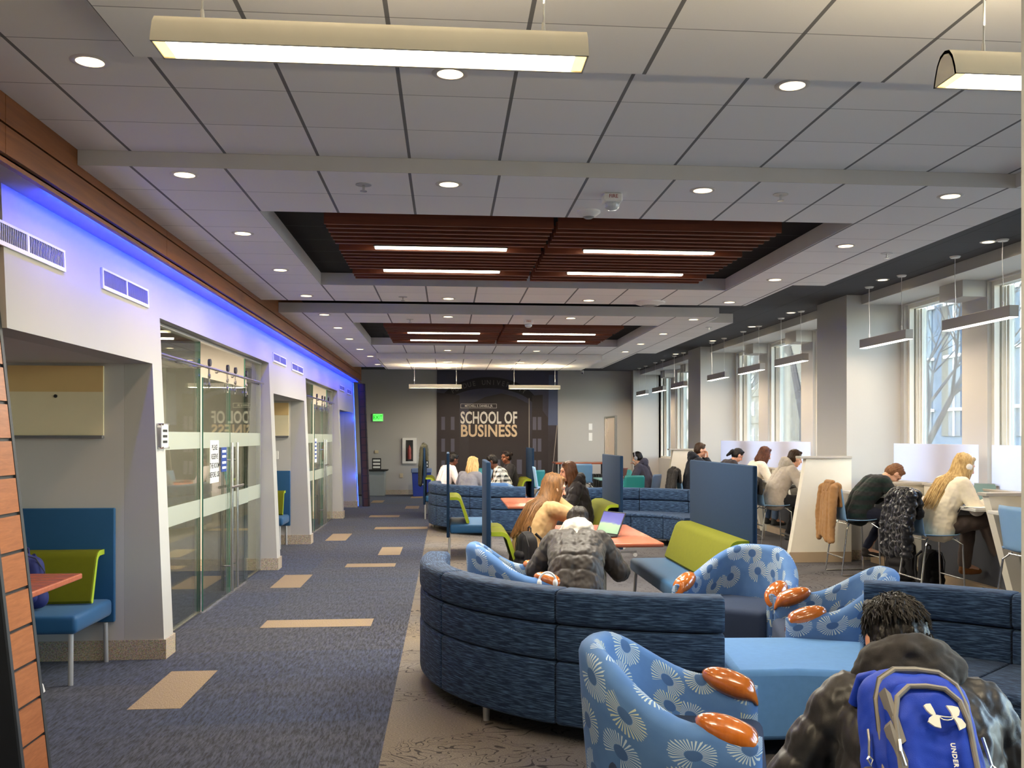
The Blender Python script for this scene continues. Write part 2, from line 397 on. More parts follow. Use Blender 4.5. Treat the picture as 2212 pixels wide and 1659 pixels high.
def burst():
    """sunburst upholstery: rings of thin rays round blue discs; UV in metres"""
    m = M('sunburst_upholstery'); uv = m.co('UV'); S = 5.3
    pos = m.vor(uv, S, out='Position', dim='2D', rnd=.55)
    v = m.vmath('SUBTRACT', m.vmath('MULTIPLY', uv, (S, S, 0)), m.vmath('MULTIPLY', pos, (S, S, 0))) if False else m.vmath('SUBTRACT', uv, pos)
    xyz = m.sep(v); r = m.vmath('LENGTH', v); ang = m.math('ARCTAN2', xyz[1], xyz[0])
    hid = m.wn(m.vmath('MULTIPLY', pos, (37, 37, 0)), out='Color'); hs = m.sep(hid)
    wob = m.math('MULTIPLY', m.noise(m.comb(m.math('MULTIPLY', ang, 14), hs[0]), 1, 1), .028)
    rays = m.math('GREATER_THAN', m.math('SINE', m.math('ADD', m.math('MULTIPLY', ang, 34), m.math('MULTIPLY', m.math('SINE', m.math('MULTIPLY', ang, 5)), 1.5))), .25)
    ring = m.math('MULTIPLY', m.math('GREATER_THAN', r, .03), m.math('LESS_THAN', r, m.math('ADD', .066, wob)))
    gap = m.math('GREATER_THAN', m.math('ABSOLUTE', m.math('SUBTRACT', ang, m.math('SUBTRACT', m.math('MULTIPLY', hs[1], 4.4), 2.2))), .5)
    msk = m.math('MULTIPLY', m.math('MULTIPLY', rays, ring), gap)
    base = m.mix(m.noise(m.co('UV'), 9, 2), srgb(60, 96, 146), srgb(88, 124, 172))
    halo = m.math('LESS_THAN', r, .028); base = m.mix(m.math('MULTIPLY', halo, .7), base, srgb(52, 80, 120))
    rc = m.mix(hs[2], srgb(216, 214, 150), srgb(206, 222, 226))
    c = m.mix(m.math('MULTIPLY', msk, .62), base, rc)
    m.bump(m.noise(m.co('UV', (600, 600, 1)), 1, 1), .2, .002)
    return m.set(c, .8, spec=.25, sheen=.02)
MAT['burst'] = burst()
# ---------------------------------------------------------------- floor
fl = B(); fl.box(-7, 6.3, -3, 27, -.12, -.002); floor = struct(fl.obj('floor', plain('subfloor', (60, 60, 62), .9)))
b = B(); b.box(-7, -.33, -3, 26.6, -.01, 0); struct(b.obj('carpet_corridor', MAT['carpet'], floor))
b = B(); b.box(-.33, 5.85, -3, 26.6, -.01, 0); struct(b.obj('carpet_lounge', MAT['carpet2'], floor))
for (x0, x1, y0, y1) in ((-1.555, -.64, 8.20, 8.53), (-1.865, -1.56, 5.82, 6.74), (-1.86, -1.545, 10.35, 11.3), (-1.245, -.64, 11.9, 12.22),
        (-.93, -.635, 13.07, 14.0), (-1.86, -1.55, 14.94, 15.99), (-1.25, -.34, 16.7, 17.1), (-1.54, -.95, 19.2, 19.66), (-1.83, -1.55, 23.36, 24.2),
        (-.94, -.64, 25.0, 25.98), (-.93, -.63, 21.36, 22.2), (-1.25, -.64, 3.5, 3.8), (-.93, -.63, .6, 1.5)):
    b = B(); b.box(x0, x1, y0, y1, .0002, .0016); struct(b.obj('carpet_plank', MAT['plank'], floor))
# ---------------------------------------------------------------- ceiling
dark = B(); dark.box(-7.2, 6.3, -3, 27, 3.42, 3.5); struct(dark.obj('ceiling', MAT['tile_dark']))
roof = B(); roof.box(-8, 6.6, -3.5, 27.5, 3.6, 3.9); struct(roof.obj('ceiling_roof_slab', MAT['char']))
def slab(name, rects, z, t, mat='tile'):
    b = B()
    for (x0, x1, y0, y1) in rects: b.box(x0, x1, y0, y1, z, z+t)
    o = b.obj(name, [MAT[mat], MAT['edge']]); me = o.data
    for p in me.polygons:
        if abs(p.normal.z) < .5: p.material_index = 1
    return struct(o)
def cof(x0, x1, y0, y1): return [(-1.928, x0, y0[0], y1[1]), (x1, 3.24, y0[0], y1[1]), (x0, x1, y0[0], y0[1]), (x0, x1, y1[0], y1[1])]
slab('ceiling_cloud_entry', [(-1.928, 3.24, -2.8, 5.24)], 3.10, .1)
slab('ceiling_cloud_front', [(-1.17, 3.24, -2.8, 3.725)], 3.02, .078)
slab('ceiling_cloud_lounge', cof(-1.18, 2.70, (5.24, 6.21), (9.18, 10.25)), 3.02, .115)
slab('ceiling_cloud_side_strip', [(3.241, 3.55, -2.8, 8.81)], 3.02, .115)
slab('ceiling_cloud_rear', cof(-1.18, 2.70, (11.27, 12.2), (15.15, 20.0)), 3.02, .115)
slab('ceiling_cloud_rear_strip', [(3.241, 3.57, 11.8, 16.3)], 3.02, .115)
slab('ceiling_cloud_drop', [(-1.2, 2.68, 16.55, 19.2)], 2.92, .095)
for nm, y0, y1 in (('ceiling_coffer_near', 6.0, 9.4), ('ceiling_coffer_far', 12.0, 15.4)):
    b = B(); b.box(-1.4, 2.9, y0, y1, 3.14, 3.17); struct(b.obj(nm, MAT['tile_black']))
# wood baffle panels in the two coffers
k = 0
LD, LB = glow('linear_lamp_diffuser', (255, 244, 214), 9), []
for ci, (y0, y1, row) in enumerate(((6.45, 8.66, 'nearer'), (12.4, 14.6, 'farther'))):
    for si, (x0, x1) in enumerate(((-.81, .715), (.745, 2.295))):
        t = thing('wood_baffle_panel', f"dark red slatted wood ceiling baffle, {('left','right')[si]} one of the pair in the {row} coffer", 'ceiling panel', ((x0+x1)/2, y0, 3.0), 0, 'wood ceiling baffles')
        w = (x1-x0)/2; n = 17; L = y1-y0; yl = ((7.25-y0, 8.24-y0) if ci == 0 else (13.2-y0, 14.2-y0))
        hb = B(); hb.box(-w, w, 0, .02, 0, .125); hb.obj('front_board', MAT['slat'], t)
        sl = B()
        for i in range(1, n+1):
            y = i*L/n
            if min(abs(y-q) for q in yl) > .05: sl.box(-w, w, y-.018, y+.018, 0, .07)
        sl.obj('slats', MAT['slat'], t)
        rl = B()
        for q in (-w*.8, -w*.25, w*.25, w*.8): rl.box(q-.015, q+.015, 0, L, .072, .1)
        rl.obj('backing_rail', MAT['black'], t)
        for li, q in enumerate(yl):
            lx = ((-.535, .445), (1.035, 2.038))[si]
            lt = thing('linear_lamp', f"slim linear lamp in the {row} coffer's {('left','right')[si]} wood baffle, {('nearer','farther')[li]} of its two", 'lamp', ((lx[0]+lx[1])/2, y0+q, 2.998), 0, 'linear lamps in the wood baffles')
            h = (lx[1]-lx[0])/2; bb = B(); bb.box(-h-.01, h+.01, -.034, .034, .012, .07); bb.obj('housing', MAT['black'], lt)
            bb = B(); bb.box(-h, h, -.026, .026, 0, .011); bb.obj('diffuser', LD, lt)
            area('lamp_light', (0, 0, -.012), 2*h, LIGHT['coffer'], (1, .93, .78), (0, 0, 0), .05, parent=lt)
# ---------------------------------------------------------------- wood fascia and blue light cove
yF0, yF1 = -2.9, 22.0
def bx(name, x0, x1, y0, y1, z0, z1, mat, par=None, st=True, **k):
    q = B(); q.box(x0, x1, y0, y1, z0, z1); o = q.obj(name, MAT[mat] if isinstance(mat, str) else mat, par, **k)
    if st and not par: o['kind'] = 'structure'
    return o
fas = bx('trim_fascia', -1.99, -1.955, yF0, yF1, 2.83, 3.41, 'black')
for (z0, z1) in ((2.975, 3.40), (2.84, 2.965)):
    y = yF0
    while y < yF1-.1:
        y2 = min(y+2.44, yF1); bx('veneer_board', -1.955, -1.93, y+.002, y2-.002, z0, z1, 'fascia', fas); y = y2
bx('trim_rail', -1.955, -1.925, yF0, yF1, 2.795, 2.815, 'fascia', fas)
bx('ceiling_soffit', -2.3, -1.955, yF0, yF1, 2.818, 2.84, 'paint')
led = bx('led_strip', -1.963, -1.956, 4.9, 21.95, 2.80, 2.812, glow('blue_led', (10, 60, 255), 5))
tag(led, 'blue LED light strip running along the top of the alcove wall', 'light strip')
for y in range(6): area('cove_light', (-1.968, 6.4+2.84*y, 2.803), .012, LIGHT['led'], (0, .022, 1), (0, math.radians(80), 0), 2.84)
# ---------------------------------------------------------------- left wall: leaning front, alcoves and glass rooms
def xf(z): return -2.02-.041*z
def leanwall(name, y0, y1, z0, z1, xb=-2.3, mat='paint'):
    q = B(); q.prism([(xf(z0), z0), (xf(z1), z1), (xb, z1), (xb, z0)], 'y', y0, y1); return struct(q.obj(name, MAT[mat]))
YA0, YA1, YB0, YB1, YC0, YC1, YD0, YD1, YE = 7.13, 7.36, 11.74, 11.97, 14.5, 14.74, 18.95, 19.2, 21.9
for i, (y0, y1, zt) in enumerate(((4.84, YA0, 2.12), (YA1, YB0, 2.475), (YB1, YC0, 2.12), (YC1, YD0, 2.475), (YD1, YE, 2.12))):
    leanwall('wall_header', y0, y1, zt, 2.818)
for i, (y0, y1) in enumerate(((YA0, YA1), (YB0, YB1), (YC0, YC1), (YD0, YD1), (YE, YE+.15))):
    leanwall('wall_pier', y0, y1, 0, 2.818)
    bx('wall_partition', -6.5 if i in (1, 2, 3) else -6.5, -2.301, y0, y1, 0, 2.818, 'paint_grey')
    q = B(); q.box(-4.6, -2.3, y0-.012, y0-.0005, 0, .14); q.box(-2.3, xf(0)+.012, y0-.012, y0-.0005, 0, .14); q.box(xf(0)+.0005, xf(0)+.012, y0, y1+.012, 0, .14); q.box(-2.3, xf(0)+.012, y1+.0005, y1+.012, 0, .14)
    struct(q.obj('baseboard_pier', MAT['stone']))
for (y0, y1) in ((2.4, YA0), (YB1, YC0), (YD1, YE)):
    bx('ceiling_alcove', -4.6, -2.301, y0, y1, 2.12, 2.2, 'paint_grey'); bx('wall_alcove_back', -4.7, -4.6, y0, y1, 0, 2.2, 'paint_grey')
    bx('baseboard_alcove', -4.6, -4.585, y0, y1, 0, .14, 'stone')
bx('wall_left', -6.6, -6.5, -3, 27, 0, 3.42, 'paint_grey')
bx('wall_entry', -6.5, -2.3, 2.2, 2.4, 0, 3.42, 'paint_grey'); bx('wall_entry_side', -2.5, -2.3, -3, 2.4, 0, 3.42, 'paint_grey')
bx('wall_room_end', -6.5, -2.3, 22.9, 23.05, 0, 3.42, 'paint_grey')
bx('ceiling_rooms', -6.5, -2.31, 4.84, YE+.15, 2.74, 2.818, 'paint_grey')
bx('wall_near', -7, 6.3, -3.1, -3, 0, 3.42, 'paint'); 
bx('wall_far', -6.6, 6.3, 26.6, 26.75, 0, 3.42, 'paint')
bx('baseboard_far', -2.3, 5.85, 26.585, 26.5995, 0, .13, 'stone')
# ---------------------------------------------------------------- window wall
pil = [(-2.4, -1.4), (4.8, 5.8), (12.0, 13.0), (19.2, 20.2)]
for (y0, y1) in pil: bx('wall_pillar', 5.13, 6.15, y0, y1, 0, 3.42, 'pillar'); bx('baseboard_pillar', 5.118, 6.1, y0-.012, y1+.012, 0, .13, 'stone')
bx('wall_pillar_corner', 5.13, 6.15, 26.3, 26.6, 0, 3.42, 'pillar')
bx('ceiling_bulkhead', 5.33, 6.15, -3, 26.6, 3.30, 3.419, 'pillar')
bx('wall_right_sill', 5.85, 6.15, -3, 26.6, 0, 1.0, 'pillar'); bx('wall_right_head', 5.85, 6.15, -3, 26.6, 3.28, 3.3, 'pillar')
wn_ = 0
for bi, Y0 in enumerate((4.8, 12.0, 19.2, 26.4)):
    for (a, c) in ((1.5, .1), (3.68, 2.02), (6.0, 4.2)):
        y0, y1 = Y0-a, Y0-c; wn_ += 1
        w = bpy.data.objects.new(f'window_{wn_}', None); C.objects.link(w); w['kind'] = 'structure'; w.location = (5.9, y0, 1.0)
        L = y1-y0; f = B()
        for (x, wd, dpt) in ((0, .05, .06), (.09, .045, .05)):
            f.box(x, x+dpt, 0, wd, 0, 2.28); f.box(x, x+dpt, L-wd, L, 0, 2.28); f.box(x, x+dpt, wd, L-wd, 0, wd); f.box(x, x+dpt, wd, L-wd, 2.28-wd, 2.28)
        f.box(.14, .2, .05, .1, .05, 2.23); f.box(.14, .2, L-.1, L-.05, .05, 2.23)
        f.obj('window_frame', plain('cream_window_frame', (230, 226, 214), .5), w)
        g = B(); g.box(.16, .168, .1, L-.1, .05, 2.23); g.obj('pane', MAT['glass_win'], w)
    for (a, c) in ((2.02, 1.5), (4.2, 3.68), (6.2, 6.0), (.1, 0)):
        bx('wall_window_pier', 5.85, 6.15, Y0-a, Y0-c, 1.0, 3.28, 'pillar')
        if c in (1.5, 3.68): bx('trim_pier_box', 5.58, 5.8495, Y0-a+.02, Y0-c, 3.12, 3.299, 'pillar')
bx('wall_right_outer', 6.15, 6.25, -3, -2.4, 0, 3.42, 'pillar')
# near column at the right edge of the view
bx('wall_column', 1.0, 1.16, 1.44, 1.6, 0, 3.019, 'pillar')
# ---------------------------------------------------------------- downlights
DL = [(-1.424, 4.0, 3.1), (.012, 4.0, 3.1), (1.47, 4.0, 3.1)]
for y, xs in ((5.45, (-1.42, .01, 1.47, 2.965)), (9.98, (-1.42, .013, 1.475, 2.98)), (11.5, (-1.43, .011, 1.481, 2.985)), (16.0, (-1.42, .008, 1.484, 2.985))):
    DL += [(x, y-.07 if x < -1 else y, 3.02) for x in xs]
DL += [(-1.425, 6.9, 3.02), (-1.42, 8.39, 3.02), (2.962, 6.946, 3.02), (2.962, 8.504, 3.02), (-1.426, 12.8, 3.02), (2.988, 13.15, 3.02), (-1.421, 14.25, 3.02), (2.97, 14.63, 3.02),
       (-1.36, 17.3, 3.02), (-1.37, 19.26, 3.02), (.009, 18.75, 2.92), (.007, 17.2, 2.92), (1.3, 17.2, 2.92), (-1.42, 2.5, 3.1), (-1.42, 1.0, 3.1)]  # last two lie out of view, added for their light
DL += [(x, 24.6, 3.42) for x in (-1.3, .2, 1.7, 3.2)]  # unseen lamps, added to brighten the far wall
DL += [(5.05, y, 3.42) for y in (10.8, 13.8, 15.62, 18.0, 21.0, 8.6)]
DG = glow('downlight_lens', (255, 232, 190), 3.2); WT = plain('downlight_trim_white', (214, 210, 204), .4)
DREF = plain('downlight_reflector', (236, 226, 200), .25)
first = None; rows = {}
for (x, y, z) in DL:
    xx = 'by the brown wood fascia' if x < -1.2 else 'added unseen to light the far wall' if y > 24 else 'in the dark window-side ceiling' if x > 4 else 'along the right edge of the white ceiling' if x > 2.5 else 'left of centre in the white ceiling' if x < .5 else 'right of centre in the white ceiling'
    rows.setdefault(xx, []).append((y, x, z))
ordw = ['first', 'second', 'third', 'fourth', 'fifth', 'sixth', 'seventh', 'eighth', 'ninth', 'tenth', 'eleventh', 'twelfth']
for xx, L in rows.items():
    L.sort(); L2 = [q for q in L if q[0] > 3.2]
    for (y, x, z) in L:
        lab = f"round recessed downlight {xx}, {ordw[L2.index((y, x, z))]} from the camera" if (y, x, z) in L2 else f"round recessed downlight {xx}, added out of view for its light"
        if first is None:
            first = thing('downlight', lab, 'lamp', (x, y, z), 0, 'recessed downlights')
            b = B(); b.lathe([(.054, -.0035), (.066, -.005), (.076, -.001), (.076, .002), (.054, .002), (.054, -.0035)], n=28); b.obj('trim_ring', WT, first, 60)
            b = B(); b.cyl((0, 0, -.0028), (0, 0, .0005), .053, n=24); b.obj('lens', DG, first)
            t = first
        else: t = dup(first, (x, y, z), 0, lab)
        d = bpy.data.lights.new('downlight_beam', 'SPOT'); d.energy = LIGHT['down']*(.7 if x < -1.2 else 5.5 if y > 24 else 1.3); d.color = (1, .72, .42) if x < -1.2 else (1, .84, .64)
        d.spot_size = math.radians(164 if x < -1.2 else 150); d.spot_blend = .5; d.shadow_soft_size = .05
        o = bpy.data.objects.new('downlight_beam', d); C.objects.link(o); o.location = (x, y, z-.03)
# ---------------------------------------------------------------- suspended direct lamps
PG = glow('pendant_lens', (255, 238, 200), 11)
def pendant(loc, label, L=.98, top=3.0):
    t = thing('pendant_lamp', label, 'lamp', loc, 0, 'suspended lamps over the lounge')
    h = L/2; prof = []  # cross-section in (y, z): hood shell
    out = [(-.055, 0), (-.05, .02), (-.038, .05), (-.022, .068), (0, .074), (.022, .068), (.038, .05), (.05, .02), (.055, 0)]
    inn = [(y*.86, z*.88 if z > 0 else 0) for y, z in out][::-1]
    b = B(); b.prism(out+inn, 'x', -h, h); b.obj('hood', MAT['lamp_body'], t, 40)
    for s in (-1, 1):
        e = B(); e.prism([(y*.99, z*.99) for y, z in out], 'x', s*h-(.004 if s > 0 else -.0), s*h+(.0 if s > 0 else .004)); e.obj('end_plate', MAT['lamp_body'], t)
    b = B(); b.prism([(-.043, .004), (.043, .004), (.043, .01), (-.043, .01)], 'x', -h+.03, h-.03); b.obj('diffuser', PG, t)
    for q in (-h+.005, h-.03): b = B(); b.prism([(-.045, .002), (.045, .002), (.045, .008), (-.045, .008)], 'x', q, q+.025); b.obj('end_diffuser', glow('pendant_end_lens', (255, 206, 120), 1.3), t)
    for s in (-1, 1):
        c = B(); c.tube([(s*(h-.1), 0, .072), (s*(h-.1)+.002, 0, .16), (s*(h-.1), 0, top-loc[2])], .0025, 6); c.cyl((s*(h-.1), 0, .07), (s*(h-.1), 0, .095), .006, .004, 8); c.obj('cable', MAT['silver'], t)
    area('lamp_light', (0, 0, -.006), L-.06, LIGHT['pend'], (1, .86, .62), (0, 0, 0), .07, parent=t)
    area('lamp_uplight', (0, 0, .14), L-.2, LIGHT['pend']*.9, (1, .8, .5), (PI, 0, 0), .06, parent=t)
pendant((-.165, 2.25, 2.475), 'large hooded white pendant lamp glowing across the top left of the photo', top=3.018)
pendant((1.71, 2.27, 2.475), 'hooded white pendant lamp cut off at the top right corner', top=3.018)
pendant((-.22, 18.1, 2.495), 'small far pendant lamp left of the mural, in front of the far wall', top=2.918)
pendant((1.645, 18.15, 2.49), "small far pendant lamp over the mural's right edge", top=2.918)
WG = glow('window_pendant_lens', (255, 248, 232), 6)
wl = [(10.89, 'nearest pillar side, over the green striped student'), (8.9, 'by the nearest window over the blonde student'), (17.9, 'left end of the middle window bay'), (15.9, 'centre of the middle window bay'),
      (14.0, 'right end of middle bay beside big pillar'), (25.0, 'farthest one, left end of the last window bay'), (23.0, 'centre of the last window bay'), (21.0, 'right end of the last window bay')]
w0 = None
for (y, lab) in wl:
    lab = 'grey box pendant by the windows, '+lab
    if w0 is None:
        t = w0 = thing('window_pendant', lab, 'lamp', (5.12, y, 2.68), 0, 'grey box pendants along the windows')
        b = B(); b.box(-.045, .045, -.6, .6, .004, .11); b.obj('housing', plain('grey_lamp_housing', (168, 162, 156), .45), t, bevel=.003)
        b = B(); b.box(-.04, .04, -.595, .595, 0, .0035); b.obj('diffuser', WG, t)
        for s in (-.42, .42):
            b = B(); b.tube([(0, s, .11), (.004, s, .3), (-.003, s, .55), (0, s, .735)], .003, 6); b.lathe([(.003, .11), (.008, .115), (.008, .16), (.003, .17)], (0, s, 0), 8)
            b.obj('cable', MAT['white'], t)
            b = B(); b.cyl((0, s, .722), (0, s, .738), .045, .055, 18); b.obj('canopy', MAT['white'], t)
    else: t = dup(w0, (5.12, y, 2.68), 0, lab)
    area('window_lamp_light', (5.12, y, 2.672), .07, LIGHT['winpend'], (1, .76, .5), (0, 0, 0), 1.18)
# ---------------------------------------------------------------- air vents high on the left wall
def vent(y0, y1, z0, z1, label, tilt=.041):
    L, H = y1-y0, z1-z0; t = thing('air_vent', label, 'vent', (xf((z0+z1)/2)+.001, (y0+y1)/2, (z0+z1)/2), 0, 'air vents over the alcoves')
    t.rotation_euler = (0, math.atan(-tilt), 0)
    f = B(); w = .022
    f.box(0, .012, -L/2, L/2, -H/2, -H/2+w); f.box(0, .012, -L/2, L/2, H/2-w*.6, H/2); f.box(0, .012, -L/2, -L/2+w, -H/2+w, H/2-w*.6); f.box(0, .012, L/2-w, L/2, -H/2+w, H/2-w*.6); f.box(0, .011, -.012, .012, -H/2+w, H/2-w*.6)
    f.obj('vent_frame', MAT['white'], t)
    q = B(); q.box(.0004, .0014, -L/2+w, L/2-w, -H/2+w, H/2-w*.6); q.obj('backing', MAT['char'], t)
    s = B(); n = int(L/.021)
    for i in range(n):
        y = -L/2+w+(i+.5)*(L-2*w)/n
        if abs(y) > .02: s.box(.0016, .009, y-.0022, y+.0022, -H/2+w, H/2-w*.6)
    s.obj('louvres', MAT['silver'], t)
vent(4.62, 5.57, 2.51, 2.63, 'white slotted air vent cut by the left edge of the photo')
vent(6.15, 7.07, 2.51, 2.64, 'white slotted air vent just left of the first glass room')
vent(12.0, 12.95, 2.51, 2.625, 'white slotted air vent right of the first glass room, left one of two')
vent(13.42, 14.45, 2.50, 2.61, 'white slotted air vent right of the first glass room, right one of two')
vent(19.3, 20.2, 2.51, 2.62, 'tiny far air vent past the second glass room, left one of two')
vent(20.7, 21.6, 2.50, 2.61, 'tiny far air vent beside the blue corner light')
# ---------------------------------------------------------------- glass rooms with sliding doors
def glassroom(y0, y1, tag_, near):
    XG, ZT = -2.225, 2.475
    cuts = [y0, y0+(y1-y0)*.36, y0+(y1-y0)*.60, y0+(y1-y0)*.80, y1]
    nm = 'first glass room, nearest the camera' if near else 'second glass room farther down the corridor'
    t = thing('glass_partition', 'clear glass wall of the '+nm, 'glass wall', (XG, y0, 0))
    for i in (0, 3):
        a, c = cuts[i]-y0, cuts[i+1]-y0
        g = B(); g.box(-.006, .006, a+.004, c-.004, .012, ZT-.004); p = g.obj('fixed_pane', MAT['glass'], t)
        e = B(); yy = c-.004 if i == 0 else a+.004; e.box(-.0065, .0065, yy-.006, yy, .012, ZT-.004); e.obj('pane_edge', MAT['glass_edge'], p)
        for nm2, z0, z1 in (('frosted_band', .87, 1.03), ('frosted_band', 1.49, 1.635)):
            f = B(); f.box(.0065, .0075, a+.01, c-.02, z0, z1); f.obj(nm2, MAT['frost'], p)
        ch = B(); ch.box(-.014, .014, a, c, 0, .02); ch.obj('floor_channel', MAT['chrome'], t)
    hd = B(); hd.box(-.02, .02, .0, y1-y0, ZT-.022, ZT-.002); hd.obj('head_channel', MAT['silver'], t)
    for s in (0, 1):
        sc = B(); yy = 0.0 if s == 0 else y1-y0-.018; sc.box(-.012, .012, yy, yy+.018, .02, ZT-.022); sc.obj('side_channel', MAT['silver'], t)
    # rail with rollers
    r = B(); r.cyl((.05, .06, 2.225), (.05, y1-y0-.06, 2.225), .0125, n=12); r.obj('rail', MAT['chrome'], t)
    for k in range(7):
        yy = .12+k*(y1-y0-.24)/6; c_ = B(); c_.cyl((-.01, yy, 2.225), (.062, yy, 2.225), .011, n=10); c_.cyl((-.004, yy, 2.225), (.014, yy, 2.225), .022, n=12); c_.obj('rail_fixing', MAT['chrome'], t)
    for di, (a, c) in enumerate(((cuts[1]-.02, cuts[2]+.005), (cuts[2]-.005+.02, cuts[3]+.03))):
        d = thing('sliding_glass_door', f"{('left','right')[di]} sliding glass door leaf of the {nm}", 'door', (XG+.028, a, 0), 0, 'sliding glass doors')
        L = c-a; g = B(); g.box(-.005, .005, 0, L, .02, 2.13); p = g.obj('pane', MAT['glass'], d)
        e = B(); e.box(-.0055, .0055, -.0005, .006, .02, 2.13); e.obj('pane_edge', MAT['glass_edge'], p)
        for z0, z1 in ((.87, 1.03), (1.49, 1.635)):
            f = B(); f.box(.0055, .0065, .01, L-.01, z0, z1); f.obj('frosted_band', MAT['frost'], p)
        for yy in (.17, L-.17):
            q = B(); q.cyl((.012, yy, 2.275), (.034, yy, 2.275), .034, n=18); q.obj('roller', MAT['black'], d)
            q = B(); q.box(.012, .022, yy-.016, yy+.016, 2.03, 2.27); q.cyl((.01, yy, 2.07), (.03, yy, 2.07), .02, n=12); q.cyl((.01, yy, 2.15), (.03, yy, 2.15), .02, n=12); q.obj('hanger', MAT['chrome'], d)
        yh = L-.11 if di == 0 else .12
        for xs in (.05, -.05):
            q = B(); q.cyl((xs, yh, .05), (xs, yh, 1.535), .0155, n=14)
            for zz in (.3, 1.36): q.cyl((xs, yh, zz), (0, yh, zz), .008, n=8)
            q.obj('pull_handle', MAT['chrome'], d)
        if di == 0:
            q = B(); q.cyl((.062, yh-.1, 1.09), (.062, yh+.46, 1.09), .014, n=12); q.obj('lock_bar', MAT['chrome'], d)
    return cuts
c1 = glassroom(YA1, YB0, 'near', True); c2 = glassroom(YC1, YD0, 'far', False)
PAPER = plain('white_paper', (238, 238, 234), .8); INK = plain('black_ink', (30, 30, 34), .7); BLUE = plain('sign_blue', (24, 66, 150), .6)
t = thing('paper_notice', 'white paper notice taped on the first glass door', 'sign', (-2.188, 9.33, 1.36)); t.rotation_euler = (PI/2, 0, PI/2)
b = B(); b.box(-.17, .17, -.2, .2, 0, .0008); b.obj('sheet', PAPER, t)
for i, s_ in enumerate(('PLEASE', 'RESERVE', 'THE ROOM', 'BEFORE USE')): text('lettering', s_, .07, INK, t, (0, .13-i*.085, .0012), (0, 0, 0), .0004, 1, .0015)
t = thing('blue_door_sign', 'small blue and white sign between the pull handles of the first glass door', 'sign', (-2.188, 9.72, 1.37)); t.rotation_euler = (PI/2, 0, PI/2)
b = B(); b.box(-.11, .11, -.12, .12, 0, .001); b.obj('sheet', BLUE, t)
b = B()
for z in (-.08, -.03, .03, .08): b.box(-.08, .08, z-.012, z+.012, .0012, .0018)
b.obj('white_stripes', PAPER, t)
t = thing('room_sign', 'small clear room sign on steel standoffs between alcove and first glass room', 'sign', (xf(1.6)+.03, 7.245, 1.6)); t.rotation_euler = (PI/2, 0, PI/2)
b = B(); b.box(-.085, .085, -.085, .085, 0, .005); b.obj('plate', frosted('clear_plate', (232, 232, 226), .75), t)
b = B()
for z in (.04, 0, -.04): b.box(-.055, .055, z-.011, z+.008, .0052, .0058)
b.obj('lettering', INK, t)
for sx in (-.07, .07):
    for sz in (-.085, .085): b = B(); b.cyl((sx, sz, -.03), (sx, sz, .014), .009, n=10); b.obj('standoff', MAT['chrome'], t)
t = thing('door_notice', 'small paper notice on the second glass room door', 'sign', (-2.188, 16.35, 1.36)); t.rotation_euler = (PI/2, 0, PI/2)
b = B(); b.box(-.14, .14, -.2, .2, 0, .0008); b.obj('sheet', PAPER, t)
b = B()
for i in range(5): b.box(-.1, .1, .12-i*.065, .15-i*.065, .001, .0016)
b.obj('printed_lines', BLUE, t)
# interiors of the glass rooms
for i, (y0, y1) in enumerate(((YA1, YB0), (YC1, YD0))):
    for k, (xx, yy) in enumerate(((-3.4, .3), (-3.4, .7), (-5.0, .3), (-5.0, .7))):
        lt = thing('room_lamp', f"linear ceiling lamp inside the {('first','second')[i]} glass room, {('front left','front right','rear left','rear right')[k]}", 'lamp', (xx, y0+(y1-y0)*yy, 2.70), 0, 'ceiling lamps inside the glass rooms')
        b = B(); b.box(-.6, .6, -.05, .05, .005, .039); b.obj('housing', MAT['white'], lt); b = B(); b.box(-.58, .58, -.04, .04, 0, .004); b.obj('diffuser', glow('room_lamp_diffuser', (255, 226, 170), 4), lt)
        area('room_light', (0, 0, -.01), 1.1, 48, (1, .82, .56), sy=.08, parent=lt)
    nm = ('first', 'second')[i]
    t = thing('conference_table', f'grey conference table inside the {nm} glass room', 'table', (-4.6, (y0+y1)/2, 0))
    b = B(); b.rbox(-.6, .6, -1.3, 1.3, .71, .745, .01); b.obj('tabletop', MAT['grey'], t)
    for s in (-.8, .8): b = B(); b.box(-.3, .3, s-.04, s+.04, .0, .71); b.obj('pedestal', MAT['char'], t)
    t = thing('wall_screen', f'dark wall screen on the back wall of the {nm} glass room', 'screen', (-6.47, (y0+y1)/2, 1.5))
    b = B(); b.box(-.028, 0, -.8, .8, -.45, .45); b.obj('bezel', MAT['black'], t); b = B(); b.box(.0005, .002, -.77, .77, -.42, .42); b.obj('screen', plain('screen_black', (16, 18, 22), .1), t)
    bx('trim_room_band', -6.498, -6.49, y0, y1, .95, 2.1, 'grey')
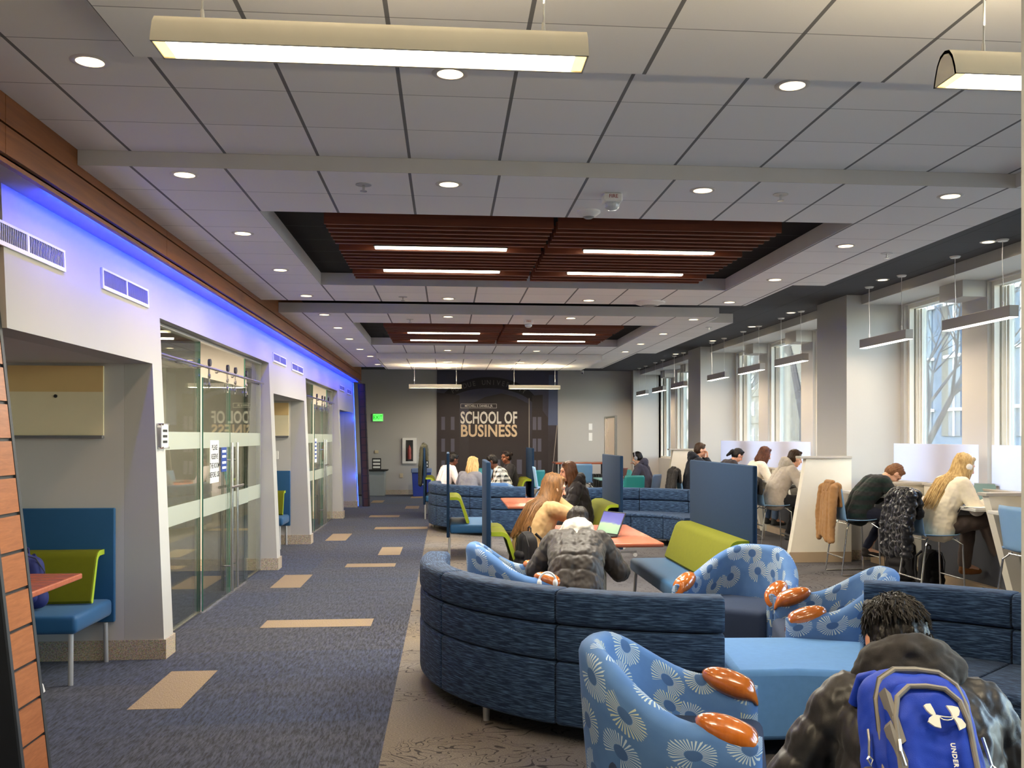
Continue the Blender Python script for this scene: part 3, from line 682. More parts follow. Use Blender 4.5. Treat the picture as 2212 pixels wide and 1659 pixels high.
# ---------------------------------------------------------------- wood tile fins at both ends of the alcove run
def fin(name, label, Y, xb, xt, zt, w, depth, near):
    """leaning box: bottom right edge x=xb at z=0, top right edge x=xt at z=zt"""
    t = thing(name, label, 'panel', (0, Y-depth, 0)); k = (xt-xb)/zt
    X = lambda z, d=0: xb+k*z+d
    b = B(); b.prism([(X(0, -.012), 0), (X(zt, -.012), zt), (X(zt, -w), zt), (X(0, -w), 0)], 'y', 0, depth); b.obj('carcass', MAT['black'], t)
    for yy in (0, depth-.028):
        b = B(); b.prism([(X(0), 0), (X(zt), zt), (X(zt, -.0115), zt), (X(0, -.0115), 0)], 'y', yy, yy+.028); b.obj('edge_trim', MAT['char'], t)
    n = int(zt/.168)
    for i in range(n):
        z0, z1 = i*zt/n+.008, (i+1)*zt/n-.008
        b = B(); b.prism([(X(z0, -.002), z0), (X(z1, -.002), z1), (X(z1, -.0115), z1), (X(z0, -.0115), z0)], 'y', .032, depth-.032); b.obj('wood_tile', MAT['fin_tile'] if near else plain('shaded_wood_tile', (74, 44, 40), .45), t)  # far tiles get a darker colour for the blue light on them
        if not near:
            b = B(); b.box(X(z0, -w+.03), X(z0, -.03), -.006, -.0005, z0, z1); b.obj('wood_tile', plain('shaded_wood_tile', (74, 44, 40), .45), t)
    return t
fin('wood_tile_fin', 'leaning column of orange wood tiles with black gaps at the left edge', 4.84, -1.90, -2.205, 2.815, .35, .30, True)
fin('shaded_tile_fin', 'far leaning column of wood tiles coloured dark for the blue light beside it', 22.35, -1.76, -1.865, 2.79, .16, .2, False)
b = B(); b.prism([(xf(0)+.014, .02), (xf(2.8)+.014, 2.8), (xf(2.8)+.022, 2.8), (xf(0)+.022, .02)], 'y', YE+.155, YE+.17); o = b.obj('corner_led_strip', glow('blue_led', (20, 70, 255), 14)); tag(o, 'vertical blue LED strip down the far end of the alcove wall', 'light strip')
for z in (.7, 2.0): area('corner_light', (xf(z)+.05, YE-.25, z), .05, 1.5, (.01, .08, 1), (0, PI/2, 0), 1.0)
# ---------------------------------------------------------------- first alcove: board, bench, table
def board(Y, x0, x1, z0, z1, label):
    t = thing('wall_board', label, 'board', ((x0+x1)/2, Y, z0)); w = (x1-x0)/2; h = z1-z0
    b = B(); b.box(-w, w, -.02, -.001, .02, h); b.obj('panel', plain('cream_board', (236, 222, 186), .5), t)
    b = B(); b.box(-w, w, -.023, -.0205, h*.64, h); b.obj('upper_band', plain('tan_board_band', (222, 188, 130), .5), t)
    b = B(); b.box(-w, w, -.05, -.001, 0, .019); b.obj('tray', MAT['grey'], t)
    b = B(); b.cyl((.0, -.028, h*.58), (0, -.0205, h*.58), .012, n=12); b.obj('hook', MAT['black'], t)
board(YA0, -3.09, -2.44, 1.585, 2.10, 'cream wall board with tan upper band inside the nearest alcove')
board(YC0, -2.85, -2.33, 1.585, 2.09, 'cream wall board inside the second alcove')
def leg(b, p0, p1, r=.016): b.cyl(p0, p1, r, n=12)
def bench(loc, rz, label, W=1.5, ph=1.38, D=.56, pads=1, group=None, panel_mat='bench_panel'):
    """lounge bench: seat in front (+y), tall panel behind at y=0; W along x"""
    t = thing('high_back_bench', label, 'bench', loc, rz, group); h = W/2
    b = B(); b.rbox(-h, h, -.038, 0, .28, ph, .01); b.obj('back_panel', MAT[panel_mat], t, 50)
    b = B(); b.rbox(-h+.01, h-.01, .003, D, .33, .45, .03); b.obj('seat', MAT['bench_blue'], t, 50)
    for i, (x, y) in enumerate(((-h+.06, D-.05), (h-.06, D-.05), (-h+.06, .0), (h-.06, .0))):
        b = B(); leg(b, (x, y, .33 if y > .1 else .28), (x*1.01, y+(.02 if y > .1 else -.0), 0)); b.obj('leg', MAT['silver'], t)
    for k in range(pads):
        pw = (W-.12)/pads; x0 = -h+.06+k*pw+.01; x1 = x0+pw-.02
        prof = [(.004, .80), (.10, .80), (.135, .785), (.16, .755), (.26, .475), (.25, .455), (.225, .46), (.135, .735), (.12, .755), (.095, .765), (.004, .765)]
        b = B(); b.prism(prof, 'x', x0, x1); p = b.obj('back_pad', MAT['lime'], t, 35, bevel=.006)
        for xx in (x0-.004, x1):
            b = B(); b.prism([(y*.985+.001, z) for y, z in prof], 'x', xx, xx+.004); b.obj('piping', MAT['lime_edge'], p)
    return t
BG = 'high-backed blue benches with lime pads'
bench((-2.93, YA0-.06, 0), PI, 'petrol blue bench with lime pad inside the nearest alcove', 1.16, 1.09, .68, 1, BG, 'bench_blue')
t = thing('alcove_table', 'cherry wood table inside the nearest alcove, cut by the tile column', 'table', (-2.78, 5.7, 0))
b = B(); b.rbox(-.5, .5, -.58, .58, .705, .74, .008); b.obj('tabletop', MAT['table'], t)
b = B(); b.cyl((0, 0, .02), (0, 0, .705), .03, n=16); b.obj('post', MAT['silver'], t)
for s in (-1, 1):
    for q in (-1, 1): b = B(); b.tube([(0, 0, .1), (s*.12, q*.22, .105), (s*.24, q*.45, .09), (s*.27, q*.52, .05), (s*.275, q*.53, .012)], .02, 10); b.obj('foot', MAT['white'], t)
def backpack(name, label, loc, rz, rgb, s=1, mat=None, tilt=0):
    m_ = mat or plush(name+'_cloth', rgb, .08, rough=.7)
    t = thing(name, label, 'backpack', loc, rz); t.scale = (s, s, s); t.rotation_euler = (tilt, 0, rz)
    o = skin('body', [('c', (-.09, 0, .10), (-.07, 0, .34), .085, .08), ('c', (.09, 0, .10), (.07, 0, .34), .085, .08), ('c', (0, 0, .1), (0, 0, .36), .09, .09), ('c', (-.1, 0, .09), (.1, 0, .09), .085, .085)], .012, m_, t, 6)
    o2 = skin('front_pocket', [('c', (-.07, -.075, .11), (.07, -.075, .11), .05, .05), ('c', (-.06, -.075, .2), (.06, -.075, .2), .045, .045)], .012, m_, t, 5)
    b = B(); b.tube([(-.15, -.05, .12), (-.16, -.055, .3), (-.1, -.06, .405), (0, -.06, .44), (.1, -.06, .405), (.16, -.055, .3), (.15, -.05, .12)], .004, 6); b.obj('zip', MAT['black'], t)
    b = B(); b.tube([(-.035, .03, .43), (-.03, .03, .475), (0, .03, .49), (.03, .03, .475), (.035, .03, .43)], .008, 8); b.obj('grab_handle', m_, t)
    for sx in (-1, 1):
        b = B(); b.tube([(sx*.06, .07, .42), (sx*.08, .13, .36), (sx*.09, .13, .2), (sx*.12, .08, .06)], .014, 8); b.obj('shoulder_strap', m_, t)
    return t
backpack('navy_backpack', 'navy blue backpack standing on the bench in the nearest alcove', (-2.78, 6.62, .452), .2, (36, 40, 92), .85)
# second alcove bench
bench((-2.80, YC0-.06, 0), PI, 'petrol blue bench with lime pad inside the second alcove', 1.0, 1.09, .60, 1, BG, 'bench_blue')
t = thing('wall_switch', 'white switch plate in the second alcove above the bench', 'switch', (-2.52, YC0-.001, 1.32))
b = B(); b.rbox(-.04, .04, -.008, 0, -.06, .06, .003); b.obj('plate', MAT['white'], t); b = B(); b.box(-.012, .012, -.012, -.0085, -.02, .02); b.obj('rocker', MAT['white'], t)
# ---------------------------------------------------------------- far wall: mural, signs, cabinets
YW = 26.598
def wallthing(name, label, cat, x, z): return thing(name, label, cat, (x, YW, z))
mu = wallthing('wall_mural', 'large dark mural of a campus arch and buildings reading School of Business', 'mural', 1.39, 0)
def mur():
    m = M('mural_backdrop'); p = m.sep(m.co()); n = m.noise(m.co(), 2.2, 4); n2 = m.noise(m.co('Object', (9, 1, 3)), 3, 3)
    c = m.ramp(m.math('ADD', m.math('DIVIDE', p[2], 3.4), m.math('MULTIPLY', n, .2)), [(.1, srgb(64, 54, 52)), (.5, srgb(48, 40, 40)), (.85, srgb(62, 60, 76)), (1, srgb(72, 72, 92))])
    return m.set(m.mix(m.math('MULTIPLY', n2, .3), c, srgb(84, 76, 76)), .28, spec=.5)
b = B(); b.box(-1.67, 1.67, -.012, 0, .135, 3.415); b.obj('print_panel', mur(), mu)
D1, D2, D3 = plain('mural_dark', (30, 25, 26), .35), plain('mural_brown', (52, 43, 42), .35), plain('mural_pale', (92, 88, 100), .35)
def flat(name, polys, d, mat, par):
    b = B()
    for p in polys: b.prism(p, 'y', -.012-d, -.0122-d+.0006)
    return b.obj(name, mat, par)
def arc(cx, cz, rx, rz_, a0, a1, n=24): return [(cx+rx*math.cos(math.radians(a0+(a1-a0)*i/n)), cz+rz_*math.sin(math.radians(a0+(a1-a0)*i/n))) for i in range(n+1)]
flat('arch', [arc(-.25, 2.3, 1.42, .93, 10, 170)+arc(-.25, 2.3, 1.3, .62, 170, 10)], .001, D1, mu)
flat('hall_front', [[(-.8, .4), (.85, .4), (.85, 2.5), (.5, 2.68), (.1, 2.78), (-.35, 2.68), (-.8, 2.45)]], .001, D2, mu)
flat('left_tower', [[(-1.67, .3), (-1.05, .3), (-1.05, 2.72), (-1.67, 2.8)]], .0012, D2, mu); flat('right_tower', [[(.95, .3), (1.25, .3), (1.25, 2.75), (.95, 2.72)], [(1.25, .3), (1.4, .3), (1.4, 2.1), (1.25, 2.3)]], .0012, D2, mu)
wins = []
for zc in (.75, 1.35, 1.95):
    for xc in (-1.5, -1.24, 1.02, 1.16): wins.append([(xc-.05, zc-.18), (xc+.05, zc-.18), (xc+.05, zc+.18), (xc-.05, zc+.18)])
    for xc in (-.6, -.3, 0, .3, .6):
        if zc < 1: wins.append([(xc-.07, zc-.2), (xc+.07, zc-.2), (xc+.07, zc+.2), (xc-.07, zc+.2)])
for w_ in wins: flat('painted_window', [w_], .0018, D3, mu)
flat('sky_gap', [[(1.4, 1.9), (1.67, 1.9), (1.67, 3.3), (1.42, 3.3)]], .0015, plain('mural_sky', (84, 92, 118), .35), mu)
flat('lamp_post', [[(.86, .4), (.885, .4), (.885, 2.65), (.86, 2.65)], [(1.5, .5), (1.52, .5), (1.66, 1.9), (1.64, 1.9)]], .002, plain('mural_post', (150, 140, 128), .35), mu)
LT, TAN = plain('lettering_cream', (226, 218, 206), .5), plain('lettering_tan', (212, 184, 150), .5)
R_ = (PI/2, 0, 0)
text('lettering_school_of', 'SCHOOL OF', .46, LT, mu, (-.245, -.018, 2.09), R_, .002, .60, .011, spacing=1.02)
text('lettering_business', 'BUSINESS', .46, TAN, mu, (-.245, -.018, 1.73), R_, .002, .805, .011, spacing=1.02)
text('lettering_donor', 'MITCHELL E. DANIELS, JR.', .088, LT, mu, (-.52, -.018, 2.43), R_, .001, .78, .001)
b = B()
for q in ((-1.02, -.03, 2.37, 2.378), (-1.02, -.03, 2.483, 2.491)): b.box(q[0], q[1], -.0165, -.0142, q[2], q[3])
for x in (-1.02, -.038): b.box(x, x+.008, -.0165, -.0142, 2.37, 2.491)
b.obj('lettering_box', LT, mu)
s_ = 'PURDUE UNIVERSITY'; AR = plain('arch_lettering', (104, 98, 94), .4)
for i, ch in enumerate(s_):
    if ch == ' ': continue
    a = math.radians(136-i*(92/(len(s_)-1))); text('arch_letter', ch, .19, AR, mu, (-.25+1.36*math.cos(a), -.016, 2.3+.775*math.sin(a)), (PI/2, -(a-PI/2)*.62, 0), .001, .85, .002)
# exit sign
t = wallthing('exit_sign', 'lit green EXIT sign on the far wall', 'sign', -1.885, 2.105)
b = B(); b.rbox(-.15, .15, -.03, -.001, -.11, .11, .006); b.obj('plate', plain('exit_plate', (190, 225, 190), .3), t)
b = B(); b.box(-.125, .125, -.034, -.0305, -.09, .09); b.obj('lit_face', glow('exit_green', (30, 235, 40), 1.6), t)
text('lettering', 'EXIT', .15, plain('exit_letters', (10, 90, 20), .5), t, (0, -.036, 0), R_, .001, .8, .003)
t = wallthing('extinguisher_cabinet', 'white framed fire extinguisher cabinet on the far wall', 'cabinet', -1.03, 1.2)
fr = B()
for q in ((-.19, .19, -.35, -.29), (-.19, .19, .29, .35), (-.19, -.1, -.29, .29), (.1, .19, -.29, .29)): fr.box(q[0], q[1], -.05, -.001, q[2], q[3])
fr.obj('door_frame', MAT['white'], t)
b = B(); b.box(-.1, .1, -.02, -.002, -.29, .29); b.obj('back', plain('cabinet_inside', (84, 66, 60), .5), t)
b = B(); b.lathe([(.02, -.24), (.05, -.23), (.052, .04), (.03, .1), (.014, .13), (.014, .16)], (0, -.075, 0), 14); b.obj('extinguisher', plain('dull_red', (150, 60, 54), .4), t)
b = B(); b.tube([(.014, -.08, .15), (.05, -.085, .12), (.055, -.085, -.1)], .008, 6); b.obj('hose', MAT['black'], t)
b = B(); b.box(-.098, .098, -.046, -.043, -.288, .288); b.obj('door_glass', MAT['glass_win'], t)
t = wallthing('wall_outlet', 'small outlet plate low on the far wall between cabinets', 'outlet', -1.25, .52); b = B(); b.rbox(-.045, .045, -.008, 0, -.06, .06, .002); b.obj('plate', plain('beige_plate', (206, 192, 160), .5), t)
t = wallthing('thermostat', 'small beige wall control above the black tray on the far wall', 'thermostat', -1.92, 1.17); b = B(); b.rbox(-.05, .05, -.02, 0, -.04, .04, .005); b.obj('housing', plain('beige_plate', (206, 192, 160), .5), t)
# low grey cabinet with black tray and framed notice
t = thing('low_cabinet', 'pale grey low cabinet against the far wall by the tile column', 'cabinet', (-1.93, 26.3, 0))
b = B(); b.rbox(-.26, .26, -.25, .25, 0, .66, .01); b.obj('body', plain('pale_grey_cabinet', (156, 164, 164), .5), t); b = B(); b.box(-.24, .0, -.254, -.2505, .05, .62); b.obj('door', plain('pale_grey_cabinet', (156, 164, 164), .5), t)
b = B(); b.rbox(-.26, .26, -.26, .26, .665, .70, .01); o = b.obj('black_tray', MAT['black']); o.location = (-1.85, 26.25, 0); tag(o, 'black tray lying on the pale grey low cabinet', 'tray')
def notice(label, x, y, z):
    t = thing('framed_notice', label, 'sign', (x, y, z), 0, 'small framed notices')
    b = B(); b.box(-.12, .12, -.012, 0, 0, .3); b.obj('frame', MAT['black'], t); b = B()
    for i in range(3): b.box(-.095, .095, -.0145, -.0122, .03+i*.09, .085+i*.09)
    b.obj('printed_sheet', PAPER, t)
notice('black framed notice standing on the black tray of the low cabinet', -1.9, 26.3, .702)
t = thing('recycling_bin', 'blue recycling bin with white arrow mark by the far wall', 'bin', (-.68, 25.9, 0))
b = B(); b.prism([(-.22, 0), (.22, 0), (.25, .62), (-.25, .62)], 'y', -.22, .22); b.obj('body', plain('recycling_blue', (28, 58, 156), .45), t, bevel=.01)
b = B(); b.rbox(-.27, .27, -.24, .24, .622, .74, .02); b.obj('lid', plain('bin_lid', (116, 136, 176), .5), t)
b = B(); b.tube([(-.07+.0, -.232, .38), (-.03, -.232, .32), (.04, -.232, .32), (.08, -.232, .37), (.06, -.232, .43)], .016, 6); b.obj('arrow_mark', MAT['white'], t)
notice('black framed notice on the recycling bin', -.62, 26.1, .742)
t = thing('security_camera', 'small white dome camera where the dark ceiling meets the far wall', 'camera', (3.72, 26.45, 3.36))
b = B(); b.cyl((0, 0, .02), (0, 0, .058), .05, n=16); b.obj('mount', MAT['white'], t); b = B(); b.ell((0, -.02, 0), .045); b.obj('dome', MAT['white'], t); b = B(); b.ell((0, -.045, -.02), .024); b.obj('lens', MAT['black'], t)
t = wallthing('wall_papers', 'two small paper notices on the far wall left of the whiteboard', 'sign', 3.98, 1.75); b = B(); b.box(-.05, .05, -.004, -.001, .02, .2); b.obj('sheet', PAPER, t); b = B(); b.box(-.05, .05, -.004, -.001, -.28, -.06); b.obj('sheet', PAPER, t)
# ---------------------------------------------------------------- ceiling fittings
def sprinkler(x, y, z, lab):
    t = thing('sprinkler', 'ceiling sprinkler head '+lab, 'sprinkler', (x, y, z), 0, 'ceiling sprinklers')
    b = B(); b.lathe([(.005, -.003), (.045, -.004), (.045, 0), (.005, 0)], n=16); b.obj('rose', MAT['silver'], t)
    b = B(); b.cyl((0, 0, -.035), (0, 0, -.004), .007, n=8); b.cyl((0, 0, -.04), (0, 0, -.036), .02, n=10); b.obj('head', MAT['chrome'], t)
sprinkler(-.47, 5.5, 3.02, 'left of the middle, before the near coffer'); sprinkler(1.95, 5.5, 3.02, 'right of the middle, before the near coffer'); sprinkler(3.4, 7.2, 3.02, 'on the right edge strip'); sprinkler(-.45, 9.9, 3.02, 'between the coffers, left'); sprinkler(-.45, 11.8, 3.02, 'just before the far coffer, left'); sprinkler(3.4, 12.3, 3.02, 'right of the far coffer')
def detector(x, y, z, lab, r=.075, name='smoke_detector'):
    t = thing(name, lab, 'detector', (x, y, z)); b = B(); b.lathe([(r, 0), (r, -.012), (r*.85, -.02), (r*.6, -.035), (r*.3, -.04), (.001, -.04)], n=24); b.obj('housing', MAT['white'], t, 40)
    b = B(); b.lathe([(r*.5, -.0385), (r*.3, -.048), (.001, -.05)], n=16); b.obj('sensor', plain('detector_grey', (150, 150, 150), .5), t)
detector(.888, 6.02, 3.02, 'round smoke detector just before the near coffer'); detector(2.13, 10.05, 3.02, 'wide round wireless unit by the slot between coffers', .17, 'wireless_unit')
for (x, y, lab) in ((.965, 5.6, 'white fire alarm strobe marked FIRE on the ceiling before the near coffer'), (.99, 11.75, 'small far fire alarm strobe before the far coffer')):
    t = thing('fire_strobe', lab, 'alarm', (x, y, 3.02)); b = B(); b.rbox(-.055, .055, -.055, .055, -.05, 0, .01); b.obj('base', MAT['white'], t)
    b = B(); b.ell((0, 0, -.065), (.045, .045, .03)); b.obj('lens', plain('strobe_lens', (210, 214, 220), .15), t); text('lettering', 'FIRE', .03, plain('strobe_red', (150, 40, 30), .5), t, (0, -.0565, -.022), R_, .0005)
# ---------------------------------------------------------------- outside the windows
gd = B(); gd.box(6.3, 90, -40, 120, -1.2, -1.0); struct(gd.obj('ground_outside', plain('winter_ground', (150, 146, 132), .95)))
def brickwall():
    m = M('pale_facade'); n = m.noise(m.co(), 4, 3); return m.set(m.mix(n, srgb(96, 110, 128), srgb(114, 126, 140)), .8)
FAC, STN, WGL = brickwall(), plain('limestone_facade', (124, 118, 106), .8), plain('window_dark_glass', (66, 86, 112), .2)
def building(name, label, x, y0, y1, h, mat, cols, rows, ww, wh, z0=.2, face=-1, extra=True):
    """long facade facing -x at plane x"""
    t = thing(name, label, 'building', (x, (y0+y1)/2, -1)); L = y1-y0
    b = B(); b.box(0, 12, -L/2, L/2, 0, h+1); b.obj('wall', mat, t)
    b = B(); b.box(-.35, 12, -L/2-.2, L/2+.2, h+1, h+1.5); b.obj('cornice', STN, t)
    for c in range(cols):
        for r in range(rows):
            yc = -L/2+L*(c+.5)/cols; zc = z0+1+(h-z0)*(r+.5)/rows
            f = B(); f.box(-.06, 0, yc-ww/2, yc+ww/2, zc-wh/2, zc+wh/2); w = f.obj('window', WGL, t)
            g = B(); g.box(-.1, -.061, yc-.04, yc+.04, zc-wh/2, zc+wh/2); g.box(-.1, -.061, yc-ww/2, yc+ww/2, zc-.05, zc+.05); g.obj('mullion', MAT['white'], w)
            if rows == 1:
                for q in range(9): g = B(); zq = zc-wh/2+wh*(q+.5)/9; g.box(-.16, -.05, yc-ww*.75, yc+ww*.75, zq-.06, zq+.06); g.obj('glazing_bar', MAT['white'], w)
                g = B(); g.box(-.05, 0, yc+ww*.5, yc+ww*1.1, zc-wh/2, zc+wh/2); g.obj('stone_strip', plain('tan_stone_strip', (116, 110, 98), .8), w)
    if extra:
        for r in range(rows+1):
            zc = z0+1+(h-z0)*r/rows; b = B(); b.box(-.12, -.001, -L/2, L/2, zc-.12, zc); b.obj('string_course', STN, t)
building('pale_building', 'pale blue grey building with tall glazed strips outside the nearest window', 20, 24, 42, 22, FAC, 8, 1, .9, 19)
building('limestone_building', 'limestone building outside the middle windows', 34, 99, 140, 12, STN, 9, 4, 3.2, 1.6)
building('long_hall', 'distant building beyond the trees', 60, 96, 150, 13, FAC, 10, 5, 2.2, 1.5)
def tree(loc, H, seed, label, name='bare_tree', levels=6, spread=.55):
    rnd = random.Random(seed); t = thing(name, label, 'tree', loc, 0, 'leafless trees outside'); tr, br = B(), B()
    def grow(p, d, L, r, lv):
        q = p+d*L; (tr if lv >= levels-1 else br).cyl(p, q, r, r*.72, 7 if lv > 3 else 3)
        if lv == 0: return
        for k in range(3 if lv > 1 else 3):
            ax = Vector((rnd.uniform(-1, 1), rnd.uniform(-1, 1), rnd.uniform(-.25, .6))).normalized()
            nd = (d*(1-spread*.6)+ax*spread+Vector((0, 0, .12))).normalized()
            if k == 0: nd = (d*.85+ax*.22+Vector((0, 0, .1))).normalized()
            grow(q, nd, L*rnd.uniform(.66, .86), r*(.68 if k == 0 else .5), lv-1)
    grow(Vector((0, 0, 0)), Vector((0, 0, 1)), H*.24, H*.018, levels+1)
    bark = plain('grey_bark', (92, 86, 82), .9)
    tr.obj('trunk', bark, t); br.obj('branches', bark, t)
tree((11.0, 21.5, -1), 9, 3, 'leafless tree outside the nearest window'); tree((13.3, 35, -1), 13, 8, 'tall leafless tree outside the middle windows, pale trunk against blue sky', levels=6)
tree((13.0, 15.2, -1), 9, 21, 'leafless tree by the right edge window'); tree((24, 78, -1), 12, 5, 'leafless tree seen through the farthest windows'); tree((18.5, 47, -1), 12, 15, 'second leafless tree left of the tall pale trunk')
# ---------------------------------------------------------------- swept upholstery with a UV map in metres
def sweep(name, rings, us, mat, parent=None, smooth=40):
    """rings: list of closed loops (same count) of points; us: distance along the sweep per ring"""
    bm = bmesh.new(); uvl = bm.loops.layers.uv.new('uv'); n = len(rings[0])
    vr = [[bm.verts.new(p) for p in r] for r in rings]
    per = [0]; mid = rings[len(rings)//2]
    for i in range(n): per.append(per[-1]+(Vector(mid[(i+1) % n])-Vector(mid[i])).length)
    for k in range(len(vr)-1):
        for i in range(n):
            j = (i+1) % n; f = bm.faces.new([vr[k][i], vr[k][j], vr[k+1][j], vr[k+1][i]])
            for lp, uv in zip(f.loops, ((us[k], per[i]), (us[k], per[i+1]), (us[k+1], per[i+1]), (us[k+1], per[i]))): lp[uvl].uv = uv
    for r, flip in ((vr[0], True), (vr[-1], False)):
        f = bm.faces.new(r[::-1] if flip else r); c0 = r[0].co
        for lp in f.loops: d = lp.vert.co-c0; lp[uvl].uv = (math.hypot(d.x, d.y), d.z)
    bmesh.ops.recalc_face_normals(bm, faces=bm.faces[:])
    me = bpy.data.meshes.new(name); bm.to_mesh(me); bm.free(); me.materials.append(mat); me.shade_smooth()
    try: me.set_sharp_from_angle(angle=math.radians(smooth))
    except Exception: pass
    o = bpy.data.objects.new(name, me); C.objects.link(o)
    if parent: o.parent = parent
    return o
def rrect(r0, r1, z0, z1, c=.03, k=4, puff=0):
    """rounded rectangle loop in (r,z)"""
    c = min(c, (r1-r0)/2.1, (z1-z0)/2.1); P = []
    for (cx, cz, a) in ((r1-c, z0+c, -90), (r1-c, z1-c, 0), (r0+c, z1-c, 90), (r0+c, z0+c, 180)):
        for i in range(k+1): t = math.radians(a+90*i/k); P.append((cx+c*math.cos(t), cz+c*math.sin(t)))
    return P
def arcpiece(name, r0, r1, z0, z1, a0, a1, mat, parent, c=.03, rref=1.78):
    """sector block about the parent's origin"""
    base = rrect(r0, r1, z0, z1, c); n = max(6, int(abs(a1-a0)/2.5)); rings, us = [], []
    mr, mz = (r0+r1)/2, (z0+z1)/2; ed = math.degrees(.016/rref); e2 = math.degrees(.005/rref)
    sg = 1 if a1 > a0 else -1
    for a, s_ in [(a0, .90), (a0+sg*e2, .965), (a0+sg*ed, 1)]+[(a0+sg*ed+(a1-a0-2*sg*ed)*i/n, 1) for i in range(1, n)]+[(a1-sg*ed, 1), (a1-sg*e2, .965), (a1, .90)]:
        t = math.radians(a); k = 1-(1-s_)*.03/(max(r1-r0, z1-z0)/2)*3
        ring = []
        for (r, z) in base:
            rr = mr+(r-mr)*(1-(1-s_)*.10/(r1-r0)); zz = mz+(z-mz)*(1-(1-s_)*.10/(z1-z0))
            ring.append((rr*math.cos(t), rr*math.sin(t), zz))
        rings.append(ring); us.append(t*rref)
    return sweep(name, rings, us, mat, parent)
def sofa(name, label, cen, angs, flipseat=False, R=1.78, Ri=1.0, plain_seat=True, group='blue curved sectional sofas'):
    t = thing('curved_sofa', label, 'sofa', (cen[0], cen[1], 0), 0, group); g = .35
    for a, c in zip(angs, angs[1:]):
        s = 1 if c > a else -1; a, c = a+s*g*.5, c-s*g*.5
        arcpiece('upper_back_cushion', R-.17, R, .622, .80, a, c, MAT['sofa'], t, .035)
        arcpiece('lower_back_cushion', R-.16, R-.004, .432, .617, a, c, MAT['sofa'], t, .022)
        arcpiece('base', Ri+.01, R-.002, .10, .428, a, c, MAT['sofa'], t, .022)
        arcpiece('seat_cushion', Ri, R-.165, .40, .455, a, c, MAT['sofa'] if not plain_seat else MAT['sofa'], t, .025)
    for a in (angs[0]+(angs[-1]-angs[0])*.12, angs[0]+(angs[-1]-angs[0])*.5, angs[0]+(angs[-1]-angs[0])*.88):
        for r in (R-.09, Ri+.09):
            th = math.radians(a); b = B(); b.cyl((r*math.cos(th), r*math.sin(th), 0), (r*math.cos(th), r*math.sin(th), .11), .018, .022, 12); b.obj('leg', MAT['silver'], t)
    return t
sofa('s', 'streaky blue curved sofa in the foreground, seen from behind', (1.6, 6.4), (-97.5, -126, -157, -192))
sofa('s', 'streaky blue curved sofa behind the student with the blue backpack', (1.6, 3.59), (66, 40, 13, -12))
sofa('s', 'blue curved sofa right of the rolling whiteboard, facing the camera', (2.3, 13.15), (4, 36, 66, 98), R=1.74)
sofa('s', 'blue curved sofa seen from behind, in front of the far booth', (1.45, 16.9), (-97, -128, -157, -196))
# backless wedge bench joining the two foreground sofas
t = thing('wedge_bench', 'plain blue backless wedge bench between the two foreground sofas', 'bench', (0, 0, 0))
poly = [(1.405, 4.60), (1.50, 5.40), (1.95, 5.37), (2.33, 5.20), (2.02, 4.52), (1.72, 4.60)]
cx = sum(p[0] for p in poly)/6; cyy = sum(p[1] for p in poly)/6
def inset(d): return [(p[0]+(cx-p[0])*d/math.hypot(cx-p[0], cyy-p[1]), p[1]+(cyy-p[1])*d/math.hypot(cx-p[0], cyy-p[1])) for p in poly]
b = B(); b.prism(poly, 'z', .10, .45); b.obj('upholstered_block', MAT['sofa_plain'], t, 50, bevel=.028)
for (x, y) in ((1.5, 4.75), (1.58, 5.28), (2.2, 5.1), (1.95, 4.68)): b = B(); b.cyl((x, y, 0), (x, y, .11), .018, n=12); b.obj('leg', MAT['silver'], t)
